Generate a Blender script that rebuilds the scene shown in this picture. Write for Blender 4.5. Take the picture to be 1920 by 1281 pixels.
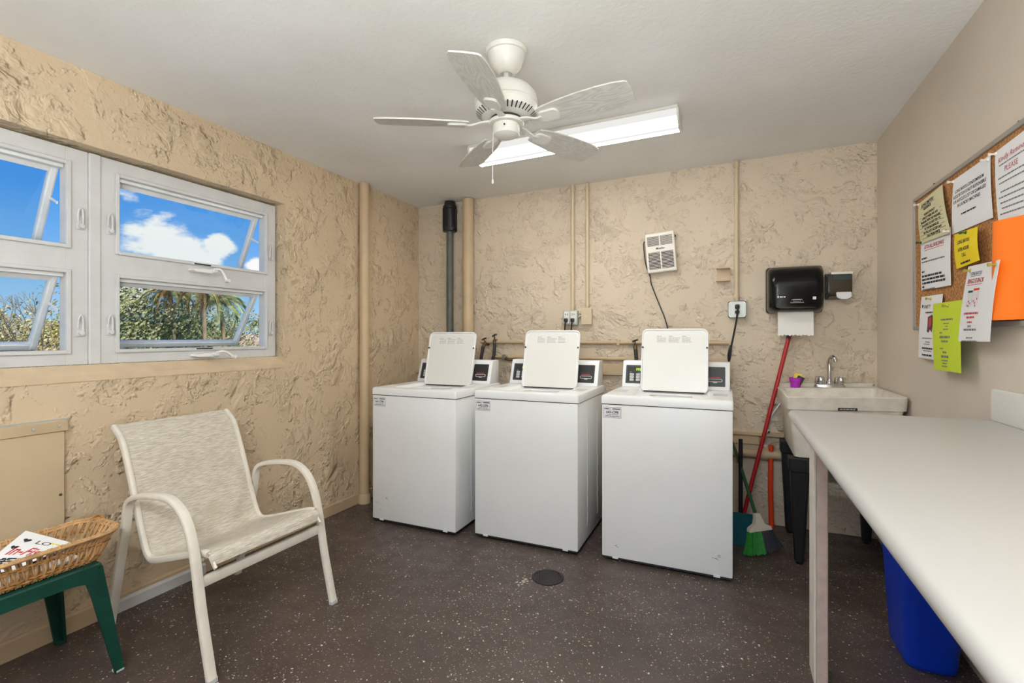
import bpy, bmesh, math, random
from mathutils import Vector, Matrix, noise
random.seed(7)
for o in list(bpy.data.objects): bpy.data.objects.remove(o)
SC = bpy.context.scene
C = SC.collection
PI = math.pi

# ------------------------------------------------------------------ camera
F_PX, CX, HY, CAMH = 915.0, 960.0, 631.0, 1.25
TH = math.atan(406.0 / F_PX)
cam_d = bpy.data.cameras.new('camera')
cam = bpy.data.objects.new('camera', cam_d); C.objects.link(cam)
cam.location = (0, 0, CAMH); cam.rotation_euler = (PI/2, 0, TH)
cam_d.sensor_fit = 'HORIZONTAL'; cam_d.sensor_width = 36.0
cam_d.lens = F_PX / 1920.0 * 36.0
cam_d.shift_y = -(640.5 - HY) / 1920.0
cam_d.clip_start = 0.02; cam_d.clip_end = 500
SC.camera = cam
_s, _c = math.sin(TH), math.cos(TH)
def ray(px, py):
    a = (px - CX) / F_PX; b = (HY - py) / F_PX
    return Vector((-_s + a*_c, _c + a*_s, b))
def at_x(px, py, x):            # point of the photograph on a plane x = const
    d = ray(px, py); return Vector((0, 0, CAMH)) + d * (x / d.x)
def at_y(px, py, y):
    d = ray(px, py); return Vector((0, 0, CAMH)) + d * (y / d.y)
def at_z(px, py, z):
    d = ray(px, py); return Vector((0, 0, CAMH)) + d * ((z - CAMH) / d.z)

# ------------------------------------------------------------------ world, sun, exposure
SC.view_settings.view_transform = 'Standard'
SC.view_settings.look = 'None'
SC.view_settings.gamma = 1.0
SC.view_settings.use_curve_mapping = False
SC.view_settings.exposure = 0.0
LAMP = 33.0; FILL_LAMP = 160.0          # radiance of the ceiling fixture lens and of the added fill fixture
SKY = 1.0
def build_world():
    w = bpy.data.worlds.new('sky'); SC.world = w; w.use_nodes = True
    nt = w.node_tree; nt.nodes.clear(); N = nt.nodes; L = nt.links
    out = N.new('ShaderNodeOutputWorld'); bg = N.new('ShaderNodeBackground')
    tc = N.new('ShaderNodeTexCoord'); sep = N.new('ShaderNodeSeparateXYZ')
    L.new(tc.outputs['Generated'], sep.inputs[0])
    mr = N.new('ShaderNodeMapRange'); mr.inputs[1].default_value = -0.02; mr.inputs[2].default_value = 0.55
    L.new(sep.outputs['Z'], mr.inputs[0])
    cr = N.new('ShaderNodeValToRGB'); e = cr.color_ramp.elements
    e[0].position = 0; e[0].color = (.50, .72, .93, 1)
    e[1].position = 1; e[1].color = (.012, .13, .68, 1)
    x = e.new(.18); x.color = (.26, .54, .90, 1)
    x = e.new(.42); x.color = (.075, .33, .86, 1)
    L.new(mr.outputs[0], cr.inputs[0])
    mp = N.new('ShaderNodeMapping'); mp.inputs['Scale'].default_value = (1, 1, 2.0)
    L.new(tc.outputs['Generated'], mp.inputs[0])
    nz = N.new('ShaderNodeTexNoise'); nz.inputs['Scale'].default_value = 6.5
    nz.inputs['Detail'].default_value = 9; nz.inputs['Roughness'].default_value = .56
    L.new(mp.outputs[0], nz.inputs['Vector'])
    acc = None
    # cumulus heaps: direction and angular size
    for (px, py, r) in ((292, 438, .135), (252, 428, .085), (330, 466, .075), (262, 395, .07), (486, 500, .04), (410, 452, .045),
                        (236, 548, .06)):
        d = ray(px, py).normalized()
        vm = N.new('ShaderNodeVectorMath'); vm.operation = 'DISTANCE'; vm.inputs[1].default_value = d
        L.new(tc.outputs['Generated'], vm.inputs[0])
        q = N.new('ShaderNodeMapRange'); q.inputs[1].default_value = 0; q.inputs[2].default_value = r
        q.inputs[3].default_value = .36; q.inputs[4].default_value = 0
        L.new(vm.outputs['Value'], q.inputs[0])
        if acc is None: acc = q.outputs[0]
        else:
            m = N.new('ShaderNodeMath'); m.operation = 'MAXIMUM'; L.new(acc, m.inputs[0]); L.new(q.outputs[0], m.inputs[1]); acc = m.outputs[0]
    ad = N.new('ShaderNodeMath'); ad.operation = 'ADD'; L.new(nz.outputs['Fac'], ad.inputs[0]); L.new(acc, ad.inputs[1])
    cm = N.new('ShaderNodeMapRange'); cm.inputs[1].default_value = .66; cm.inputs[2].default_value = .76; cm.interpolation_type = 'SMOOTHSTEP'
    L.new(ad.outputs[0], cm.inputs[0])
    mix = N.new('ShaderNodeMix'); mix.data_type = 'RGBA'
    L.new(cm.outputs[0], mix.inputs['Factor']); L.new(cr.outputs[0], mix.inputs['A']); mix.inputs['B'].default_value = (.97, .97, .98, 1)
    L.new(mix.outputs['Result'], bg.inputs[0]); bg.inputs[1].default_value = SKY
    L.new(bg.outputs[0], out.inputs[0])
build_world()
sun_d = bpy.data.lights.new('sun', 'SUN'); sun_d.energy = 6.5; sun_d.angle = .01; sun_d.color = (1, .95, .86)
sun = bpy.data.objects.new('sun', sun_d); C.objects.link(sun)
sun.rotation_euler = Vector((-.72, .22, -.75)).to_track_quat('-Z', 'Y').to_euler()

# added unseen fill light behind the camera, aimed up to brighten the ceiling
fl_d = bpy.data.lights.new('bounce_fill_light', 'AREA'); fl_d.energy = 102; fl_d.shape = 'RECTANGLE'; fl_d.size = 1.7; fl_d.size_y = 1.2; fl_d.color = (.87, .95, 1)
fl = bpy.data.objects.new('bounce_fill_light', fl_d); C.objects.link(fl); fl.location = (-.10, -.72, 1.03)
fl.rotation_euler = Vector((-.05, .10, 1)).to_track_quat('-Z', 'Y').to_euler()

# ------------------------------------------------------------------ materials
def srgb(r, g, b):
    f = lambda v: (v/255/12.92) if v/255 <= .04045 else ((v/255 + .055)/1.055)**2.4
    return (f(r), f(g), f(b), 1)
MATS = {}
def mat(name, col, rough=.5, metal=0., var=0., vscale=6., bump=0., bscale=60., coat=0., spec=.5, emit=0.):
    if name in MATS: return MATS[name]
    m = bpy.data.materials.new(name); m.use_nodes = True; MATS[name] = m
    nt = m.node_tree; N = nt.nodes; L = nt.links; p = N['Principled BSDF']
    p.inputs['Base Color'].default_value = col; p.inputs['Roughness'].default_value = rough
    p.inputs['Metallic'].default_value = metal; p.inputs['Specular IOR Level'].default_value = spec
    if coat: p.inputs['Coat Weight'].default_value = coat
    if emit:
        p.inputs['Emission Color'].default_value = col; p.inputs['Emission Strength'].default_value = emit
    if var or bump: tc = N.new('ShaderNodeTexCoord')
    if var:
        nz = N.new('ShaderNodeTexNoise'); nz.inputs['Scale'].default_value = vscale; nz.inputs['Detail'].default_value = 5
        L.new(tc.outputs['Object'], nz.inputs['Vector'])
        cr = N.new('ShaderNodeValToRGB'); e = cr.color_ramp.elements
        e[0].position = .3; e[1].position = .7
        e[0].color = tuple(v*(1-var) for v in col[:3]) + (1,); e[1].color = tuple(min(1, v*(1+var*.6)) for v in col[:3]) + (1,)
        L.new(nz.outputs['Fac'], cr.inputs[0]); L.new(cr.outputs[0], p.inputs['Base Color'])
    if bump:
        nb = N.new('ShaderNodeTexNoise'); nb.inputs['Scale'].default_value = bscale; nb.inputs['Detail'].default_value = 3
        L.new(tc.outputs['Object'], nb.inputs['Vector'])
        b = N.new('ShaderNodeBump'); b.inputs['Strength'].default_value = bump; b.inputs['Distance'].default_value = .01
        L.new(nb.outputs['Fac'], b.inputs['Height']); L.new(b.outputs[0], p.inputs['Normal'])
    return m

def mth(nt, op, a, b=None, c=None):
    n = nt.nodes.new('ShaderNodeMath'); n.operation = op
    for i, v in enumerate((a, b, c)):
        if v is None: continue
        if isinstance(v, (int, float)): n.inputs[i].default_value = v
        else: nt.links.new(v, n.inputs[i])
    return n.outputs[0]
def noise_n(nt, vec, scale, detail=3, rough=.5, dist=0.):
    n = nt.nodes.new('ShaderNodeTexNoise'); n.inputs['Scale'].default_value = scale; n.inputs['Detail'].default_value = detail
    n.inputs['Roughness'].default_value = rough; n.inputs['Distortion'].default_value = dist
    nt.links.new(vec, n.inputs['Vector']); return n.outputs['Fac']
def smooth_n(nt, v, a, b, lo=0., hi=1.):
    n = nt.nodes.new('ShaderNodeMapRange'); n.interpolation_type = 'SMOOTHSTEP'
    n.inputs[1].default_value = a; n.inputs[2].default_value = b; n.inputs[3].default_value = lo; n.inputs[4].default_value = hi
    nt.links.new(v, n.inputs[0]); return n.outputs[0]
def mixc(nt, f, a, b):
    n = nt.nodes.new('ShaderNodeMix'); n.data_type = 'RGBA'
    if isinstance(f, (int, float)): n.inputs['Factor'].default_value = f
    else: nt.links.new(f, n.inputs['Factor'])
    for k, v in (('A', a), ('B', b)):
        if isinstance(v, tuple): n.inputs[k].default_value = v
        else: nt.links.new(v, n.inputs[k])
    return n.outputs['Result']

def stucco_mat(name, col, relief=1.0):
    """skip-trowel plaster: laps with a soft ramp and a sharp torn edge"""
    m = bpy.data.materials.new(name); m.use_nodes = True
    nt = m.node_tree; N = nt.nodes; L = nt.links; p = N['Principled BSDF']
    tc = N.new('ShaderNodeTexCoord'); v = tc.outputs['Object']
    n1 = noise_n(nt, v, 5.0, 2.6, .5, .9)
    n2 = noise_n(nt, v, 8.0, 3.2, .55, 1.1)
    s1 = mth(nt, 'FRACT', mth(nt, 'MULTIPLY', n1, 6.0))
    s2 = mth(nt, 'FRACT', mth(nt, 'MULTIPLY', n2, 5.0))
    k1 = smooth_n(nt, noise_n(nt, v, 5.5, 4, .65), .49, .59)
    k2 = smooth_n(nt, noise_n(nt, v, 6.5, 4, .65, .3), .51, .62)
    h = mth(nt, 'ADD', mth(nt, 'MULTIPLY', s1, k1), mth(nt, 'MULTIPLY', s2, k2))
    h = mth(nt, 'ADD', h, mth(nt, 'MULTIPLY', noise_n(nt, v, 30, 4, .6), .28))
    e1 = mth(nt, 'MULTIPLY', smooth_n(nt, s1, .0, .09, 1, 0), k1); e2 = mth(nt, 'MULTIPLY', smooth_n(nt, s2, .0, .09, 1, 0), k2)
    edge_tint = mth(nt, 'MAXIMUM', e1, e2)  # mask for a darker tint along the sharp lap edges
    b = N.new('ShaderNodeBump'); b.inputs['Strength'].default_value = 1.0*relief; b.inputs['Distance'].default_value = .0095
    L.new(h, b.inputs['Height']); L.new(b.outputs[0], p.inputs['Normal'])
    vcol = mixc(nt, smooth_n(nt, noise_n(nt, v, 1.1, 4), .3, .7), tuple(x*.93 for x in col[:3]) + (1,), tuple(min(1, x*1.05) for x in col[:3]) + (1,))
    vcol = mixc(nt, mth(nt, 'MULTIPLY', edge_tint, .32), vcol, tuple(x*.5 for x in col[:3]) + (1,))
    L.new(vcol, p.inputs['Base Color'])
    p.inputs['Roughness'].default_value = .55; p.inputs['Specular IOR Level'].default_value = .35
    return m

def floor_mat():
    m = bpy.data.materials.new('flecked_epoxy'); m.use_nodes = True
    nt = m.node_tree; N = nt.nodes; L = nt.links; p = N['Principled BSDF']
    tc = N.new('ShaderNodeTexCoord'); v = tc.outputs['Object']
    col = mixc(nt, smooth_n(nt, noise_n(nt, v, 2.2, 5), .3, .7), srgb(70, 59, 54), srgb(84, 72, 67))
    col = mixc(nt, smooth_n(nt, noise_n(nt, v, 14, 4), .35, .75, 0, .45), col, srgb(74, 62, 53))
    dens = smooth_n(nt, noise_n(nt, v, 1.7, 3), .35, .7, .04, .20)
    nv = N.new('ShaderNodeTexNoise'); nv.inputs['Scale'].default_value = 120; L.new(v, nv.inputs['Vector'])
    warp = N.new('ShaderNodeVectorMath'); warp.operation = 'MULTIPLY_ADD'
    L.new(nv.outputs['Color'], warp.inputs[0]); warp.inputs[1].default_value = (.009, .009, .009); L.new(v, warp.inputs[2])
    for sc, rad, base, tint in ((95, .30, .045, srgb(196, 186, 176)), (150, .36, .05, srgb(168, 150, 132)), (60, .22, .012, srgb(214, 206, 198)), (210, .40, .05, srgb(140, 122, 110))):
        vo = N.new('ShaderNodeTexVoronoi'); vo.inputs['Scale'].default_value = sc; L.new(warp.outputs[0], vo.inputs['Vector'])
        sep = N.new('ShaderNodeSeparateColor'); L.new(vo.outputs['Color'], sep.inputs[0])
        on = mth(nt, 'LESS_THAN', sep.outputs[0], mth(nt, 'ADD', dens, base))
        sz = mth(nt, 'MULTIPLY_ADD', sep.outputs[1], rad, .06)
        near = mth(nt, 'LESS_THAN', vo.outputs['Distance'], sz)
        col = mixc(nt, mth(nt, 'MULTIPLY', on, near), col, tint)
    L.new(col, p.inputs['Base Color'])
    L.new(smooth_n(nt, noise_n(nt, v, 9, 4), .3, .7, .36, .55), p.inputs['Roughness'])
    b = N.new('ShaderNodeBump'); b.inputs['Strength'].default_value = .25; b.inputs['Distance'].default_value = .004
    L.new(noise_n(nt, v, 45, 4), b.inputs['Height']); L.new(b.outputs[0], p.inputs['Normal'])
    return m

def ceiling_mat():
    m = bpy.data.materials.new('ceiling_paint'); m.use_nodes = True
    nt = m.node_tree; N = nt.nodes; L = nt.links; p = N['Principled BSDF']
    tc = N.new('ShaderNodeTexCoord'); v = tc.outputs['Object']
    col = mixc(nt, smooth_n(nt, noise_n(nt, v, 1.3, 4), .3, .7), srgb(226, 224, 219), srgb(236, 235, 232))
    L.new(col, p.inputs['Base Color']); p.inputs['Roughness'].default_value = .7
    h = mth(nt, 'ADD', noise_n(nt, v, 42, 4, .6), mth(nt, 'MULTIPLY', noise_n(nt, v, 5, 5, .6), 1.2))
    b = N.new('ShaderNodeBump'); b.inputs['Strength'].default_value = .22; b.inputs['Distance'].default_value = .008
    L.new(h, b.inputs['Height']); L.new(b.outputs[0], p.inputs['Normal'])
    return m

def grain_mat():
    m = bpy.data.materials.new('whitewashed_grain'); m.use_nodes = True
    nt = m.node_tree; N = nt.nodes; L = nt.links; p = N['Principled BSDF']
    tc = N.new('ShaderNodeTexCoord'); mp = N.new('ShaderNodeMapping'); mp.inputs['Scale'].default_value = (2.2, 11, 3)
    L.new(tc.outputs['Object'], mp.inputs[0])
    n = noise_n(nt, mp.outputs[0], 1.5, 2, .4, .3)
    rings = mth(nt, 'PINGPONG', mth(nt, 'MULTIPLY', n, 12.0), .5)
    f = smooth_n(nt, rings, .0, .5)
    L.new(mixc(nt, f, srgb(196, 192, 182), srgb(209, 206, 198)), p.inputs['Base Color'])
    p.inputs['Roughness'].default_value = .5
    b = N.new('ShaderNodeBump'); b.inputs['Strength'].default_value = .15; b.inputs['Distance'].default_value = .003
    L.new(f, b.inputs['Height']); L.new(b.outputs[0], p.inputs['Normal'])
    return m

def sling_mat():
    m = bpy.data.materials.new('woven_sling'); m.use_nodes = True
    nt = m.node_tree; N = nt.nodes; L = nt.links; p = N['Principled BSDF']
    tc = N.new('ShaderNodeTexCoord'); v = tc.outputs['Object']
    mp = N.new('ShaderNodeMapping'); mp.inputs['Scale'].default_value = (330, 26, 330); L.new(v, mp.inputs[0])
    n = noise_n(nt, mp.outputs[0], 1.0, 3, .6)
    col = mixc(nt, smooth_n(nt, n, .30, .70), srgb(176, 166, 148), srgb(218, 210, 195))
    col = mixc(nt, smooth_n(nt, noise_n(nt, v, 7, 4), .5, .75, 0, .35), col, srgb(168, 152, 122))
    L.new(col, p.inputs['Base Color']); p.inputs['Roughness'].default_value = .8
    b = N.new('ShaderNodeBump'); b.inputs['Strength'].default_value = .3; b.inputs['Distance'].default_value = .002
    L.new(n, b.inputs['Height']); L.new(b.outputs[0], p.inputs['Normal'])
    return m

def cork_mat():
    m = bpy.data.materials.new('cork'); m.use_nodes = True
    nt = m.node_tree; N = nt.nodes; L = nt.links; p = N['Principled BSDF']
    tc = N.new('ShaderNodeTexCoord'); v = tc.outputs['Object']
    col = mixc(nt, smooth_n(nt, noise_n(nt, v, 90, 4), .35, .65), srgb(150, 98, 52), srgb(196, 142, 86))
    col = mixc(nt, smooth_n(nt, noise_n(nt, v, 140, 2), .66, .7), col, srgb(84, 50, 26))
    L.new(col, p.inputs['Base Color']); p.inputs['Roughness'].default_value = .9
    return m

def glass_mat():
    m = bpy.data.materials.new('window_glass'); m.use_nodes = True
    nt = m.node_tree; N = nt.nodes; L = nt.links; N.clear()
    out = N.new('ShaderNodeOutputMaterial'); t = N.new('ShaderNodeBsdfTransparent'); g = N.new('ShaderNodeBsdfGlossy')
    t.inputs[0].default_value = (.94, .97, .96, 1); g.inputs['Roughness'].default_value = .02
    lw = N.new('ShaderNodeLayerWeight'); lw.inputs[0].default_value = .5
    fac = mth(nt, 'MULTIPLY_ADD', mth(nt, 'POWER', lw.outputs['Facing'], 4.0), .35, .03)
    mx = N.new('ShaderNodeMixShader'); L.new(fac, mx.inputs[0]); L.new(t.outputs[0], mx.inputs[1]); L.new(g.outputs[0], mx.inputs[2])
    L.new(mx.outputs[0], out.inputs[0]); return m

def leaf_mat(name, c1, c2):
    m = bpy.data.materials.new(name); m.use_nodes = True
    nt = m.node_tree; N = nt.nodes; L = nt.links; p = N['Principled BSDF']
    tc = N.new('ShaderNodeTexCoord'); v = tc.outputs['Object']
    L.new(mixc(nt, smooth_n(nt, noise_n(nt, v, 3.0, 5, .7), .35, .65), c1, c2), p.inputs['Base Color'])
    p.inputs['Roughness'].default_value = .6
    return m

def lens_mat(name='lamp_lens', power=None):
    """prismatic wrap lens with two tubes glowing behind it"""
    power = power or LAMP; m = bpy.data.materials.new(name); m.use_nodes = True
    nt = m.node_tree; N = nt.nodes; L = nt.links; N.clear()
    out = N.new('ShaderNodeOutputMaterial'); e = N.new('ShaderNodeEmission')
    tc = N.new('ShaderNodeTexCoord'); sp = N.new('ShaderNodeSeparateXYZ'); L.new(tc.outputs['Object'], sp.inputs[0])
    d = mth(nt, 'ABSOLUTE', mth(nt, 'SUBTRACT', mth(nt, 'ABSOLUTE', sp.outputs['Y']), .055))
    f = smooth_n(nt, d, .010, .044, 1.0, .026)
    e.inputs['Color'].default_value = (1, .985, .95, 1) if power == LAMP else (.88, .955, 1, 1)
    L.new(mth(nt, 'MULTIPLY', f, power), e.inputs['Strength']); L.new(e.outputs[0], out.inputs[0])
    return m

BEIGE = srgb(210, 194, 171)
M_WALL = stucco_mat('beige_stucco', BEIGE, 1.0)
M_WALLL = stucco_mat('beige_stucco_window_wall', srgb(209, 187, 156), 1.0)
M_SMOOTH = mat('beige_smooth_plaster', srgb(212, 199, 184), .55, var=.05, vscale=3, bump=.05, bscale=30)
M_FLOOR = floor_mat(); M_CEIL = ceiling_mat(); M_GRAIN = grain_mat(); M_SLING = sling_mat(); M_CORK = cork_mat()
M_GLASS = glass_mat(); M_LENS = lens_mat(); M_FILL_LENS = lens_mat('fill_lamp_lens', FILL_LAMP)
M_TAN = mat('tan_gloss_paint', srgb(198, 174, 141), .4, var=.06, vscale=9, bump=.06, bscale=40)
M_PANEL = mat('tan_panel_paint', srgb(206, 184, 150), .5, var=.06, vscale=5, bump=.05, bscale=80)
M_SILL = mat('sill_paint', srgb(214, 190, 158), .5, var=.08, vscale=12, bump=.2, bscale=35)
M_WFRAME = mat('white_window_paint', srgb(208, 207, 205), .4, var=.05, vscale=14, bump=.05, bscale=30)
M_ALU = mat('brushed_aluminium', srgb(238, 238, 236), .4, .1, var=.08, vscale=10)
M_CRANK = mat('crank_white', srgb(236, 234, 228), .35)
M_BFRAME = mat('board_frame_metal', srgb(172, 168, 162), .4, .5)
M_ENAMEL = mat('white_enamel', srgb(237, 237, 235), .32, var=.025, vscale=3)
M_LIDIN = mat('lid_enamel', srgb(226, 224, 217), .3)
M_DARK = mat('black_plastic', srgb(24, 24, 26), .35)
M_DGREY = mat('dark_grey_panel', srgb(42, 43, 44), .4)
M_BTN = mat('grey_button', srgb(190, 190, 186), .4)
M_LED = mat('green_led', srgb(170, 230, 40), .4, emit=.9)
M_RED = mat('red_print', srgb(190, 62, 58), .6)
M_INK = mat('black_ink', srgb(40, 38, 42), .8)
M_GINK = mat('grey_ink', srgb(122, 122, 124), .8)
M_LGINK = mat('pale_grey_print', srgb(182, 182, 180), .8)
M_RINK = mat('red_ink', srgb(196, 78, 84), .8)
M_BINK = mat('blue_ink', srgb(64, 66, 120), .8)
M_SHEET = mat('white_paper', srgb(232, 231, 232), .8)
M_CREAM = mat('cream_paper', srgb(212, 206, 166), .8)
M_YEL = mat('yellow_paper', srgb(242, 214, 10), .7)
M_GRN = mat('lime_paper', srgb(198, 218, 44), .7)
M_ORG = mat('orange_paper', srgb(250, 122, 20), .7)
M_FANW = mat('fan_white', srgb(222, 219, 210), .35)
M_SLOT = mat('vent_slot_dark', srgb(46, 44, 42), .7)
M_CHAIRF = mat('chair_white_frame', srgb(222, 214, 200), .38, var=.07, vscale=18, bump=.04)
M_STOOL = mat('dark_green_plastic', srgb(10, 60, 48), .35, var=.25, vscale=20, bump=.1, bscale=90)
M_WICK = mat('tan_wicker', srgb(196, 154, 106), .55, var=.35, vscale=22, bump=.2, bscale=160)
M_WICKD = mat('honey_wicker', srgb(172, 122, 66), .55, var=.4, vscale=25, bump=.2, bscale=160)
M_COUNT = mat('white_laminate', srgb(179, 175, 169), .42, var=.03, vscale=2.5)
M_POST = mat('pale_pink_paint', srgb(206, 184, 172), .6, var=.12, vscale=25, bump=.2, bscale=50)
M_POSTW = mat('white_post_paint', srgb(224, 216, 206), .5, var=.08, vscale=20, bump=.1)
M_BIN = mat('blue_bin_plastic', srgb(6, 60, 200), .35)
M_TUB = mat('stained_tub_plastic', srgb(218, 210, 196), .45, var=.14, vscale=16, bump=.1, bscale=40)
M_CHROME = mat('chrome', srgb(205, 205, 205), .14, 1.0)
M_PURPLE = mat('magenta_plastic', srgb(176, 44, 186), .35)
M_SPONGE = mat('yellow_sponge', srgb(240, 212, 90), .9, bump=.4, bscale=120)
M_REDP = mat('red_handle', srgb(172, 20, 26), .35)
M_ORGP = mat('orange_red_handle', srgb(232, 68, 28), .4)
M_GREENP = mat('dark_green_handle', srgb(20, 76, 44), .4)
M_GBR = mat('green_bristle', srgb(46, 140, 52), .7, var=.25, vscale=60)
M_KBR = mat('charcoal_bristle', srgb(58, 60, 66), .7, var=.25, vscale=60)
M_BCAP = mat('broom_cap_white', srgb(206, 196, 178), .5)
M_TEAL = mat('teal_plastic', srgb(14, 92, 104), .4)
M_PIPEK = mat('black_abs', srgb(92, 94, 88), .45, var=.2, vscale=20)
M_BRASS = mat('worn_brass', srgb(112, 96, 70), .45, .7, var=.3, vscale=40)
M_STEEL = mat('galvanised_box', srgb(186, 190, 184), .4, .35)
M_HEATER = mat('heater_white', srgb(232, 226, 216), .4)
M_TOWEL = mat('paper_towel', srgb(236, 233, 226), .9)
M_BLKGL = mat('gloss_black', srgb(11, 11, 12), .2, spec=.28)
M_SMOKE = mat('smoked_brown', srgb(58, 46, 30), .2)
M_SMOKET = mat('smoked_teal', srgb(46, 62, 62), .2)
M_DRAIN = mat('drain_iron', srgb(46, 40, 39), .5, .3, var=.3, vscale=60)
M_BARK = mat('palm_bark', srgb(150, 128, 100), .9, var=.3, vscale=4)
M_BLACKL = mat('black_leg_plastic', srgb(20, 20, 22), .5)
M_MAG = mat('magazine_dark', srgb(90, 40, 56), .5)
M_WORN = mat('worn_white_concrete', srgb(190, 182, 166), .9, var=.3, vscale=80)

# ------------------------------------------------------------------ mesh helpers
def BM(): return bmesh.new()
def obj(name, bm, m, parent=None, smooth=False, loc=None, rot=None):
    me = bpy.data.meshes.new(name)
    bmesh.ops.recalc_face_normals(bm, faces=bm.faces)
    bm.to_mesh(me); bm.free()
    if smooth:
        for p in me.polygons: p.use_smooth = True
        try: me.set_sharp_from_angle(angle=math.radians(38))
        except Exception: pass
    if isinstance(m, (list, tuple)):
        for x in m: me.materials.append(x)
    else: me.materials.append(m)
    o = bpy.data.objects.new(name, me); C.objects.link(o)
    if parent: o.parent = parent
    if loc is not None: o.location = loc
    if rot is not None: o.rotation_euler = rot
    return o
def thing(name, label, cat, loc=(0, 0, 0), rotz=0, group=None):
    o = bpy.data.objects.new(name, None); C.objects.link(o)
    o.location = loc; o.rotation_euler = (0, 0, rotz); o.empty_display_size = .05
    o['label'] = label; o['category'] = cat
    if group: o['group'] = group
    return o
def tag(o, label, cat, group=None):
    o['label'] = label; o['category'] = cat
    if group: o['group'] = group
    return o
def struct(o, label=None, cat=None):
    o['kind'] = 'structure'
    if label: o['label'] = label
    if cat: o['category'] = cat
    return o
def box(bm, lo, hi, bev=0., seg=2):
    lo = Vector(lo); hi = Vector(hi)
    g = bmesh.ops.create_cube(bm, size=1.0)
    vs = g['verts']
    for v in vs:
        v.co = Vector(((lo.x+hi.x)/2 + v.co.x*(hi.x-lo.x), (lo.y+hi.y)/2 + v.co.y*(hi.y-lo.y), (lo.z+hi.z)/2 + v.co.z*(hi.z-lo.z)))
    if bev > 0:
        es = list({e for v in vs for e in v.link_edges})
        bmesh.ops.bevel(bm, geom=es, offset=bev, segments=seg, affect='EDGES', profile=.5)
def catmull(pts, n=6):
    pts = [Vector(p) for p in pts]; out = []
    for i in range(len(pts)-1):
        p0 = pts[max(i-1, 0)]; p1 = pts[i]; p2 = pts[i+1]; p3 = pts[min(i+2, len(pts)-1)]
        for k in range(n):
            t = k/n
            out.append(.5*((2*p1) + (p2-p0)*t + (2*p0-5*p1+4*p2-p3)*t*t + (3*p1-p0-3*p2+p3)*t**3))
    out.append(pts[-1]); return out
def circ(n, r=1., ry=None):
    ry = r if ry is None else ry
    return [(r*math.cos(2*PI*k/n), ry*math.sin(2*PI*k/n)) for k in range(n)]
def rrect(w, h, r, n=3):
    out = []
    for cx, cy, a0 in ((w/2-r, h/2-r, 0), (-w/2+r, h/2-r, PI/2), (-w/2+r, -h/2+r, PI), (w/2-r, -h/2+r, 1.5*PI)):
        for k in range(n+1):
            a = a0 + PI/2*k/n; out.append((cx + r*math.cos(a), cy + r*math.sin(a)))
    return out
def sweep(bm, pts, sec, side=None, scale=None, caps=True, closed=False):
    """sec points are (along side, along normal); a fixed side vector keeps planar sweeps straight"""
    pts = [Vector(p) for p in pts]; n = len(pts); rings = []
    prev = None
    for i, p in enumerate(pts):
        if closed: t = (pts[(i+1) % n] - pts[i-1]).normalized()
        else: t = (pts[min(i+1, n-1)] - pts[max(i-1, 0)]).normalized()
        if side is not None: s = Vector(side)
        else:
            if prev is None:
                s = t.cross(Vector((0, 0, 1)))
                if s.length < .1: s = t.cross(Vector((1, 0, 0)))
            else: s = prev
        s = (s - t*s.dot(t)).normalized(); prev = s
        nn = t.cross(s)
        k = 1. if scale is None else scale[i] if not callable(scale) else scale(i/(n-1))
        rings.append([bm.verts.new(p + s*a*k + nn*b*k) for a, b in sec])
    m = len(sec)
    for i in range(n if closed else n-1):
        A = rings[i]; B = rings[(i+1) % n]
        for j in range(m): bm.faces.new((A[j], A[(j+1) % m], B[(j+1) % m], B[j]))
    if caps and not closed:
        bm.faces.new(rings[0][::-1]); bm.faces.new(rings[-1])
def tube(bm, pts, r, n=10, **k): sweep(bm, pts, circ(n, r), **k)
def lathe(bm, prof, c=(0, 0, 0), n=32, axis='z'):
    """prof: (radius, height) list"""
    c = Vector(c); rings = []
    def P(r, h, a):
        if axis == 'z': return c + Vector((r*math.cos(a), r*math.sin(a), h))
        if axis == 'y': return c + Vector((r*math.cos(a), h, r*math.sin(a)))
        return c + Vector((h, r*math.cos(a), r*math.sin(a)))
    for r, h in prof:
        if r < 1e-6: rings.append([bm.verts.new(P(0, h, 0))])
        else: rings.append([bm.verts.new(P(r, h, 2*PI*k/n)) for k in range(n)])
    for A, B in zip(rings, rings[1:]):
        for j in range(n):
            q = (A[j % len(A)], A[(j+1) % n % len(A)], B[(j+1) % n % len(B)], B[j % len(B)])
            u = []
            for x in q:
                if x not in u: u.append(x)
            if len(u) > 2: bm.faces.new(u)
    if len(rings[0]) > 1: bm.faces.new(rings[0][::-1])
    if len(rings[-1]) > 1: bm.faces.new(rings[-1])
def prism(bm, poly, f):
    """poly list of 2D points, f(a,b,side) -> 3D; side 0/1"""
    A = [bm.verts.new(f(a, b, 0)) for a, b in poly]; B = [bm.verts.new(f(a, b, 1)) for a, b in poly]
    bm.faces.new(A); bm.faces.new(B[::-1]); n = len(poly)
    for i in range(n): bm.faces.new((A[i], B[i], B[(i+1) % n], A[(i+1) % n]))
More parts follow.
